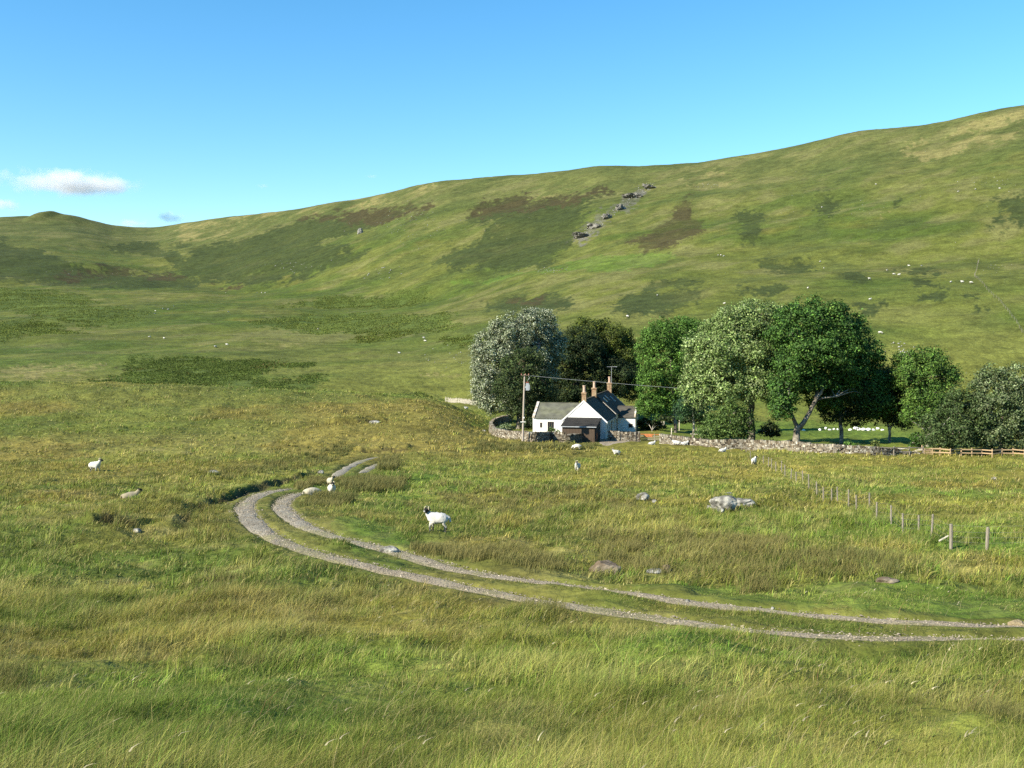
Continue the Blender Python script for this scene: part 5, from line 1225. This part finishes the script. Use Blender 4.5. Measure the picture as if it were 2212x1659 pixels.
FLEECE, CREAM, BLACK, GREY = C3(.52, .505, .46), C3(.42, .38, .29), C3(.022, .02, .02), C3(.11, .11, .11)
def sheep_mesh(pose='stand', yaw=0.0, fleece=FLEECE, sub=2, neckdark=False):
    J, E = [], []
    def add(p, r, to=None):
        J.append((tuple(p), r)); i = len(J) - 1
        if to is not None: E.append((to, i))
        return i
    lie = pose in ('lie', 'sleep'); dz = -.30 if lie else 0.0
    mid = add((0, 0, .585 + dz), .262)
    pel = add((-.28, 0, .595 + dz), .245, mid); add((-.44, 0, .60 + dz), .12, pel)
    che = add((.26, 0, .59 + dz), .238, mid)
    tail = add((-.50, 0, .60 + dz), .055, 2); add((-.54, 0, .40 + dz), .045, tail)
    if pose == 'graze': nk = [((.46, 0, .52), .13), ((.60, 0, .32), .09)]; hd = [((.66, 0, .20), .085), ((.74, 0, .12), .065), ((.80, 0, .06), .048)]
    elif pose == 'sleep': nk = [((.42, 0, .30), .14), ((.52, 0, .20), .10)]; hd = [((.60, 0, .14), .09), ((.70, 0, .09), .07), ((.78, 0, .05), .05)]
    else: nk = [((.42, 0, .74 + dz), .145), ((.48, 0, .88 + dz), .105)]; hd = [((.53, 0, .97 + dz), .092), ((.63, 0, .925 + dz), .07), ((.72, 0, .865 + dz), .05)]
    c0 = np.array(nk[0][0]); cy, sy = math.cos(yaw), math.sin(yaw)
    def turn(p, f=1.0):
        a = yaw * f; q = np.array(p) - c0; return c0 + [q[0] * math.cos(a) - q[1] * math.sin(a), q[0] * math.sin(a) + q[1] * math.cos(a), q[2]]
    n0 = add(nk[0][0], nk[0][1], che); n1 = add(turn(nk[1][0], .6), nk[1][1], n0)
    h0 = add(turn(hd[0][0]), hd[0][1], n1); h1 = add(turn(hd[1][0]), hd[1][1], h0); h2 = add(turn(hd[2][0]), hd[2][1], h1)
    hz = np.array(hd[0][0])
    for s in (-1, 1):
        e0 = add(turn(hz + [-.02, s * .11, .015]), .03, h0); add(turn(hz + [-.04, s * .20, -.02]), .02, e0)
    legs0 = len(J)
    for s in (-1, 1):
        if lie:
            a = add((.26, s * .16, .20), .08, che); b = add((.42, s * .17, .07), .04, a); add((.26, s * .19, .04), .032, b)
            a = add((-.22, s * .18, .20), .11, pel); b = add((-.02, s * .22, .07), .05, a); add((-.26, s * .24, .04), .034, b)
        else:
            f = .05 * s
            a = add((.27, s * .115, .42), .085, che); b = add((.285 + f, s * .12, .23), .042, a); c = add((.275 + f, s * .12, .05), .032, b); add((.30 + f, s * .12, .0), .038, c)
            a = add((-.26, s * .13, .44), .115, pel); b = add((-.21 - f, s * .135, .33), .065, a); c = add((-.33 - f, s * .13, .21), .038, b); d = add((-.30 - f, s * .13, .04), .031, c); add((-.275 - f, s * .13, .0), .037, d)
    me = skin_mesh(J, E, sub)
    n = len(me.vertices); co = np.empty(n * 3, np.float32); me.vertices.foreach_get('co', co); co = co.reshape(-1, 3).astype(float)
    JP = np.array([j[0] for j in J]); JR = np.array([j[1] for j in J])
    dd = np.linalg.norm(co[:, None] - JP[None], axis=2) - JR[None] * .6; k = dd.argmin(1)
    col = np.tile(fleece, (n, 1)) * np.exp(.10 * fbm(co[:, 0] + 3, co[:, 1] + co[:, 2], .12, 5, 3))[:, None]
    low = sstep(.50 + dz, .34 + dz, co[:, 2])[:, None]; col = col * (1 - low * .5) + CREAM * low * .5
    # wool lifted into curls
    isw = np.isin(k, [mid, pel, 2, che, n0])
    nr = np.empty(n * 3, np.float32); me.vertices.foreach_get('normal', nr); nr = nr.reshape(-1, 3)
    co = co + nr * (np.where(isw, 1, 0) * .022 * (fbm(co[:, 0] * 1.0 + co[:, 2], co[:, 1] + co[:, 2] * .6, .09, 9, 3)))[:, None]
    me.vertices.foreach_set('co', co.astype(np.float32).ravel())
    head = np.isin(k, list(range(h0, legs0))) ; col[head] = BLACK
    muz = (k == h2); col[muz] = C3(.40, .38, .35)
    if neckdark: col[(k == n1)] = GREY
    lg = k >= legs0; thin = lg & (co[:, 2] < .30) if not lie else lg & (co[:, 2] < .10)
    pat = fbm(co[:, 2] * 1.0, co[:, 0] + co[:, 1] * 2, .12, 15, 2) > .05
    col[thin & pat] = C3(.35, .33, .29); col[thin & ~pat] = BLACK * 2
    c4 = np.ones((n, 4), np.float32); c4[:, :3] = np.clip(col, 0, .82)
    a = me.attributes.new('Col', 'FLOAT_COLOR', 'POINT'); a.data.foreach_set('color', c4.ravel())
    me.materials.clear(); me.materials.append(M['fleece']); me.name = 'sheep_body'
    return me, (JP[h0], yaw if pose != 'graze' else yaw)

def horns(head, yaw, parent):
    for s in (-1, 1):
        pts = []
        for t in np.linspace(0, 1, 14):
            a = -1.2 + t * 5.0; r = .085 * (1 - .35 * t)
            q = np.array([-.02 + math.sin(a) * r * .9 - .03, s * (.05 + .11 * t), .05 + math.cos(a) * r - .03])
            pts.append(head + [q[0] * math.cos(yaw) - q[1] * math.sin(yaw), q[0] * math.sin(yaw) + q[1] * math.cos(yaw), q[2]])
        m = MB(); m.tube(pts, np.linspace(.030, .010, 14), 7); m.build('horn', M['horn'], parent, smooth=True)
    for s in (-1, 1):
        e = np.array([.07, s * .062, .02]); c = head + [e[0] * math.cos(yaw) - e[1] * math.sin(yaw), e[0] * math.sin(yaw) + e[1] * math.cos(yaw), e[2]]
        bm = bmesh.new(); bmesh.ops.create_icosphere(bm, subdivisions=2, radius=.016, matrix=Matrix.Translation(Vector(c))); me = bpy.data.meshes.new('eye'); bm.to_mesh(me); bm.free(); me.materials.append(M['glass']); link('eye', me, parent)

NEAR = [  # px foot, heading (deg, 0 = to the right of the picture, 90 = away), pose, head yaw deg, scale, label, horned, lift
    ((1283, 1566), 176, 'stand', 62, 1.0, 'horned black-faced ewe standing in profile beside the track, looking at the camera', True, .0),
    ((972, 1457), -72, 'stand', -10, .98, 'horned black-faced sheep facing the camera in the rushes at the bend', True, -.12),
    ((968, 1420), -60, 'stand', 55, .85, 'cream sheep with a black face half hidden behind the one at the bend', True, -.12),
    ((914, 1449), 15, 'sleep', 0, 1.1, 'dirty cream sheep lying down in the grass left of the pair at the bend', False, -.04),
    ((277, 1380), -22, 'stand', 45, 1.22, 'bright white sheep standing alone in the left field', True, -.12),
    ((381, 1452), 8, 'lie', 25, 1.1, 'muddy buff sheep lying in the grass of the left foreground field', False, -.16),
    ((1692, 1378), -110, 'stand', 50, .95, 'white sheep standing head-on in the middle of the paddock', True, -.08),
    ((1690, 1319), 172, 'graze', 8, .95, 'sheep grazing with its head stretched left, below the dark yard wall', False, -.05),
    ((1806, 1329), 190, 'stand', -30, .85, 'small shaded sheep with a dark head in front of the drive', True, -.18),
    ((1910, 1306), 10, 'lie', 0, .85, 'small whitish sheep lying near the left end of the long wall', False, -.06),
    ((1983, 1306), 175, 'lie', 0, 1.05, 'larger of the two white sheep lying side by side under the long wall', False, .0),
    ((2006, 1307), 5, 'lie', 0, .92, 'smaller of the two white sheep lying side by side under the long wall', False, .0),
    ((2117, 1327), 15, 'lie', 35, .85, 'black-headed sheep sitting in the grass in front of the long wall', True, .0),
    ((2209, 1366), 60, 'stand', -60, .9, 'round white sheep seen from behind beside the wire fence', False, -.12),
    ((1366, 1199), 200, 'stand', 0, .8, 'white sheep below the old paling fence left of the trees', False, -.1),
]
def build_sheep():
    for px, hd, pose, yaw, sc, lb, hn, lift in NEAR:
        p = pix(px[0], px[1], h_smooth); z = ground(p[0], p[1])
        root = empty('sheep', (p[0], p[1], z + lift), math.radians(hd), lb, 'sheep', 'sheep near the cottage and track'); root.scale = (sc, sc, sc)
        buff = 'buff' in lb or 'cream' in lb
        me, (hpos, hy) = sheep_mesh(pose, math.radians(yaw), C3(.27, .235, .165) if 'buff' in lb else (C3(.40, .365, .28) if buff else FLEECE), 2, px[0] == 1283)
        link('body', me, root)
        if hn: horns(hpos, hy, root)
    # far flocks
    G, _ = sheep_mesh('graze', 0, FLEECE, 1); St, _ = sheep_mesh('stand', .3, FLEECE, 1); Ly, _ = sheep_mesh('lie', .2, FLEECE, 1)
    words = ['leftmost', 'second', 'third', 'fourth', 'fifth', 'sixth', 'seventh', 'eighth', 'ninth', 'tenth', 'eleventh', 'twelfth', 'thirteenth', 'fourteenth', 'fifteenth', 'sixteenth', 'seventeenth', 'eighteenth', 'nineteenth', 'twentieth']
    FAR = [('on the far valley floor left of the bracken', 'sheep on the far valley floor', [(438, 988), (453, 918), (455, 911), (477, 905), (493, 907), (509, 896), (481, 990)]),
        ('in the valley beneath the hill foot', 'sheep at the foot of the hill', [(631, 1017), (662, 857), (665, 1012), (669, 913), (753, 857), (766, 857), (777, 858), (932, 964)]),
        ('beyond the bracken left of the silver tree', 'sheep left of the silver tree', [(1170, 1034), (1242, 991), (1245, 1000)]),
        ('on the lower right slope above the trees', 'sheep above the trees', [(1838, 928), (1926, 866), (2104, 748), (2112, 748), (2120, 750), (2122, 889), (2367, 843), (2403, 767), (2414, 785), (2547, 818), (2549, 878), (2579, 978), (2599, 793), (2619, 803), (2634, 806), (2663, 778), (2700, 778), (2786, 828), (2819, 827), (2845, 829)]),
        ('high on the right hillside', 'sheep high on the hillside', [(2408, 607), (2566, 540), (2807, 562), (2858, 554), (2929, 551)])]
    r = random.Random(3)
    for tail, grp, pts in FAR:
        for i, (x, y) in enumerate(sorted(pts)):
            p = pix(x, y + 1.5, h_smooth); o = link('sheep', r.choice([G, G, St, Ly]), None, (p[0], p[1], ground(p[0], p[1]) - .04), r.uniform(0, 6.28))
            s = r.uniform(.85, 1.0); o.scale = (s, s, s); tag(o, 'tiny white sheep %s, %s from the left' % (tail, words[i] if i else 'first'), 'sheep', grp)

def build_hill_fence():
    W = [pix(x, y, h_base) for x, y in ((2868, 752), (2862, 780), (2856, 812), (2890, 850), (2930, 890), (2970, 945), (3010, 1000), (3060, 1060))]
    P = resample(catmull(np.array(W)[:, :2], 6), 4.0); O = np.array([P[len(P) // 2][0], P[len(P) // 2][1], ground(*P[len(P) // 2])])
    root = empty('hill_fence', O, 0, 'faint line of a distant wire fence climbing the right hillside', 'fence')
    pts = [np.array([p[0], p[1], ground(*p)]) - O for p in P]
    for q in pts[:100]:
        m = MB(); m.tube([q + [0, 0, -.2], q + [0, 0, .9]], .035, 5); m.build('post', M['post'], root)
    m = MB()
    for z in (.5, .8, 1.05): m.tube([q + [0, 0, z] for q in pts], .012, 4)
    m.build('wire', M['wire'], root)

def build_small():
    # sapling in its wooden guard on the lawn
    p = pix(1936, 1252, h_smooth); root = empty('sapling', p, 0, 'bare pale sapling inside a wooden guard right of the cottage', 'sapling')
    m = MB(); m.tube([(0, 0, -.1), (.05, 0, .9), (.18, 0, 1.9)], [.06, .05, .03], 6); m.tube([(.05, 0, .9), (-.25, 0, 1.5)], [.03, .015], 5); m.build('stem', M['palebark'], root)
    g = MB()
    for x, y in ((-.45, -.4), (.5, -.4), (.5, .4), (-.45, .4)): g.box(x - .04, x + .04, y - .04, y + .04, -.2, 1.05)
    for z in (.45, .8): g.box(-.5, .55, -.45, -.42, z, z + .09); g.box(-.5, .55, .42, .45, z, z + .09); g.box(-.47, -.44, -.43, .43, z + .01, z + .08); g.box(.49, .52, -.43, .43, z + .01, z + .08)
    g.build('guard', M['oldwood'], root)
    p = pix(2040, 1287, h_smooth); root = empty('garden_table', p, 0, 'small weathered table on the lawn behind the long wall', 'table')
    m = MB(); m.box(-.75, .75, -.4, .4, .68, .74); m.build('tabletop', M['oldwood'], root)
    for x in (-.55, .5):
        m = MB(); m.box(x, x + .08, -.35, .35, -.1, .679); m.build('leg', M['post'], root)
    # broken plank and torn netting at the corner of the wire fence
    p = pix(2778, 1588, h_smooth); m = MB(); m.poly([(-.35, 0, .02), (.0, 0, .22), (.02, 0, .26), (-.35, 0, .06)], (0, .08, 0)); o = m.build('plank', M['oldwood'], None, p); tag(o, 'broken pale plank leaning in the grass at the corner fence post', 'plank')
    # low heap of driftwood-like branches behind the end of the wall
    p = pix(2640, 1330, h_smooth); m = MB(); r = random.Random(8)
    for _ in range(16):
        a = np.array([r.uniform(-1.6, 1.6), r.uniform(-.3, .3), r.uniform(.1, .6)]); d = np.array([r.uniform(.5, 1.3), r.uniform(-.2, .2), r.uniform(-.1, .4)])
        m.tube([a, a + d * .5 + [0, 0, .06], a + d], [.045, .035, .02], 5)
    o = m.build('brushwood', M['oldwood'], None, p); tag(o, 'tangle of grey fallen branches over the broken end of the long wall', 'branches')
    # gravel yard in front of the gable
    c = [pix(x, y, h_smooth)[:2] for x, y in ((1752, 1298), (1770, 1303), (1830, 1300), (1870, 1296), (1876, 1288), (1856, 1284), (1790, 1283), (1755, 1286))]
    P = resample(catmull(np.array(c + [c[0]]), 6), .3); ctr = P.mean(0); V = [(ctr[0], ctr[1], ground(*ctr) + .03)]; Fc = []
    rings = 8; n = len(P)
    for k in range(1, rings + 1):
        for q in P:
            e = ctr + (q - ctr) * k / rings; V.append((e[0], e[1], ground(*e) + (.05 if k < rings else -.08)))
    for i in range(n): Fc.append((0, 1 + i, 1 + (i + 1) % n))
    for k in range(rings - 1):
        for i in range(n):
            a, b = 1 + k * n + i, 1 + k * n + (i + 1) % n; Fc.append((a, a + n, b + n, b))
    m = MB(); m.add(V, Fc, (.24, .20, .15)); tag(m.build('yard', M['gravel'], None, smooth=True), kind='structure')

# ------------------------------------------------------------------ clouds, sky, sun, eye
def cloud(cx, cy, w, hgt, D, label, dens, seed):
    c = at(cx, cy, D); k = D / F; sx, sy, sz = w * k / 2, w * k / 2 * .6, hgt * k / 2
    bm = bmesh.new(); bmesh.ops.create_icosphere(bm, subdivisions=4, radius=1)
    me = bpy.data.meshes.new('cloud'); bm.to_mesh(me); bm.free()
    m = bpy.data.materials.new('cloud_vapour'); m.use_nodes = True; nt = m.node_tree; N = nt.nodes; L = nt.links; N.remove(N['Principled BSDF'])
    v = N.new('ShaderNodeVolumePrincipled'); v.inputs['Color'].default_value = (.88, .90, .92, 1); v.inputs['Anisotropy'].default_value = .0
    L.new(v.outputs[0], N['Material Output'].inputs['Volume'])
    tc = N.new('ShaderNodeTexCoord'); ln = N.new('ShaderNodeVectorMath'); ln.operation = 'LENGTH'; L.new(tc.outputs['Object'], ln.inputs[0])
    mp = N.new('ShaderNodeMapping'); mp.inputs['Location'].default_value = (seed, seed * 2.3, 0); mp.inputs['Scale'].default_value = (w / hgt * .55, w / hgt * .5, .75); L.new(tc.outputs['Object'], mp.inputs[0])
    nz = N.new('ShaderNodeTexNoise'); nz.inputs['Scale'].default_value = 1.5; nz.inputs['Detail'].default_value = 5; nz.inputs['Roughness'].default_value = .55; L.new(mp.outputs[0], nz.inputs['Vector'])
    f = N.new('ShaderNodeMapRange'); f.inputs[1].default_value = 1.0; f.inputs[2].default_value = .25; f.inputs[3].default_value = -.36; f.inputs[4].default_value = .14; L.new(ln.outputs['Value'], f.inputs[0])
    ad = N.new('ShaderNodeMath'); ad.operation = 'ADD'; L.new(nz.outputs['Fac'], ad.inputs[0]); L.new(f.outputs[0], ad.inputs[1])
    r = N.new('ShaderNodeMapRange'); r.inputs[1].default_value = .45; r.inputs[2].default_value = .72; r.inputs[4].default_value = dens; L.new(ad.outputs[0], r.inputs[0])
    L.new(r.outputs[0], v.inputs['Density'])
    me.materials.append(m)
    o = link('cloud', me, None, c); o.scale = (sx, sy, sz); tag(o, label, 'cloud', 'clouds over the left skyline')

def build_clouds():
    cloud(200, 534, 660, 116, 5200, 'small broad white cloud floating above the left hill, the biggest of the few', .011, 1.0)
    cloud(260, 552, 480, 84, 5300, 'greyer tail of the biggest cloud stretching to the right', .009, 4.0)
    cloud(5, 600, 190, 62, 5200, 'little cloud cut by the left edge above the hill', .013, 2.0)
    cloud(500, 640, 150, 70, 5600, 'small cloud peeping over the saddle at the start of the right hill', .012, 3.0)
    cloud(385, 655, 170, 44, 5700, 'faint low cloud resting on the saddle', .010, 5.0)
    cloud(770, 545, 66, 26, 5200, 'faint wisp of cloud left above the long ridge', .008, 6.0)
    cloud(1087, 516, 66, 22, 5200, 'faintest wisp of cloud right above the long ridge', .006, 7.0)

def build_light():
    W = bpy.data.worlds.new('World'); S.world = W; W.use_nodes = True
    nt = W.node_tree; bg = nt.nodes['Background']
    sky = nt.nodes.new('ShaderNodeTexSky'); sky.sky_type = 'NISHITA'; sky.sun_disc = False
    az = math.atan2(SUN_AZ[0], SUN_AZ[1])
    sky.sun_elevation = SUN_EL; sky.sun_rotation = az; sky.altitude = 250; sky.air_density = 1.0; sky.dust_density = .0; sky.ozone_density = 2.5
    hs = nt.nodes.new('ShaderNodeHueSaturation'); hs.inputs['Saturation'].default_value = 1.3; hs.inputs['Hue'].default_value = .491; nt.links.new(sky.outputs[0], hs.inputs['Color']); nt.links.new(hs.outputs[0], bg.inputs['Color']); bg.inputs['Strength'].default_value = .105
    L = bpy.data.lights.new('sun', 'SUN'); L.energy = 4.8; L.angle = math.radians(.53); L.color = (1, .91, .73)
    o = bpy.data.objects.new('sun', L); COL.objects.link(o); o.location = (-60, -20, 80)
    n = math.hypot(*SUN_AZ); d = Vector((SUN_AZ[0] / n * math.cos(SUN_EL), SUN_AZ[1] / n * math.cos(SUN_EL), math.sin(SUN_EL)))
    o.rotation_euler = d.to_track_quat('Z', 'Y').to_euler()
    cam = bpy.data.cameras.new('camera'); c = bpy.data.objects.new('camera', cam); COL.objects.link(c); S.camera = c
    c.location = (0, 0, ZC); c.rotation_euler = (math.radians(90), 0, 0)
    cam.sensor_width = 36; cam.lens = 36; cam.shift_y = -(1125 - YH) / 3000; cam.clip_start = .05; cam.clip_end = 20000
    S.view_settings.view_transform = 'Standard'; S.view_settings.look = 'None'; S.view_settings.gamma = 1; S.view_settings.use_curve_mapping = False; S.view_settings.exposure = EXPOSURE
    S.cycles.max_bounces = 10; S.cycles.diffuse_bounces = 2; S.cycles.transmission_bounces = 3; S.cycles.transparent_max_bounces = 4; S.cycles.volume_bounces = 5; S.cycles.sample_clamp_indirect = 2.0
    S.cycles.use_denoising = False

EXPOSURE = 1.15
for px, hd, pose, *_ in NEAR:
    p = pix(px[0], px[1], h_smooth)
    for t in np.linspace(-.5, 2.5, 4): CLEAR.append((p[0] * (1 - t / p[1]), p[1] - t, .9))
build_light()
build_ground(); build_track()
build_grass(); build_rushes(); build_bracken()
build_cottage()
stone_wall([(1500, 1234), (1470, 1240), (1447, 1250), (1438, 1266), (1455, 1281), (1495, 1289), (1560, 1294), (1610, 1295), (1660, 1296)], 1.05, 'grey drystone wall that curves round the left end of the yard', seed=11)
stone_wall([(1664, 1299), (1705, 1295), (1748, 1290)], .92, 'short stretch of drystone wall below the shed, shade worked into its dark stones', seed=12, dark=.35)  # dark puts the shade on this turned face into the stone colours
stone_wall([(1784, 1290), (1830, 1292), (1872, 1292)], 1.05, 'short drystone wall between the gable and the red-boarded gate', seed=13)
stone_wall([(1937, 1296), (1980, 1301), (2024, 1307), (2110, 1313), (2197, 1315), (2284, 1319), (2371, 1325), (2450, 1329), (2551, 1332), (2640, 1332), (2698, 1333)], .85, 'long drystone wall running right under the trees and tumbling at its end', seed=14, tumble=([0, .72, .82, .9, 1], [1, 1, .85, .6, .35]))
build_fences(); build_poles(); build_trees(); build_rocks(); build_sheep(); build_hill_fence(); build_small(); build_clouds()
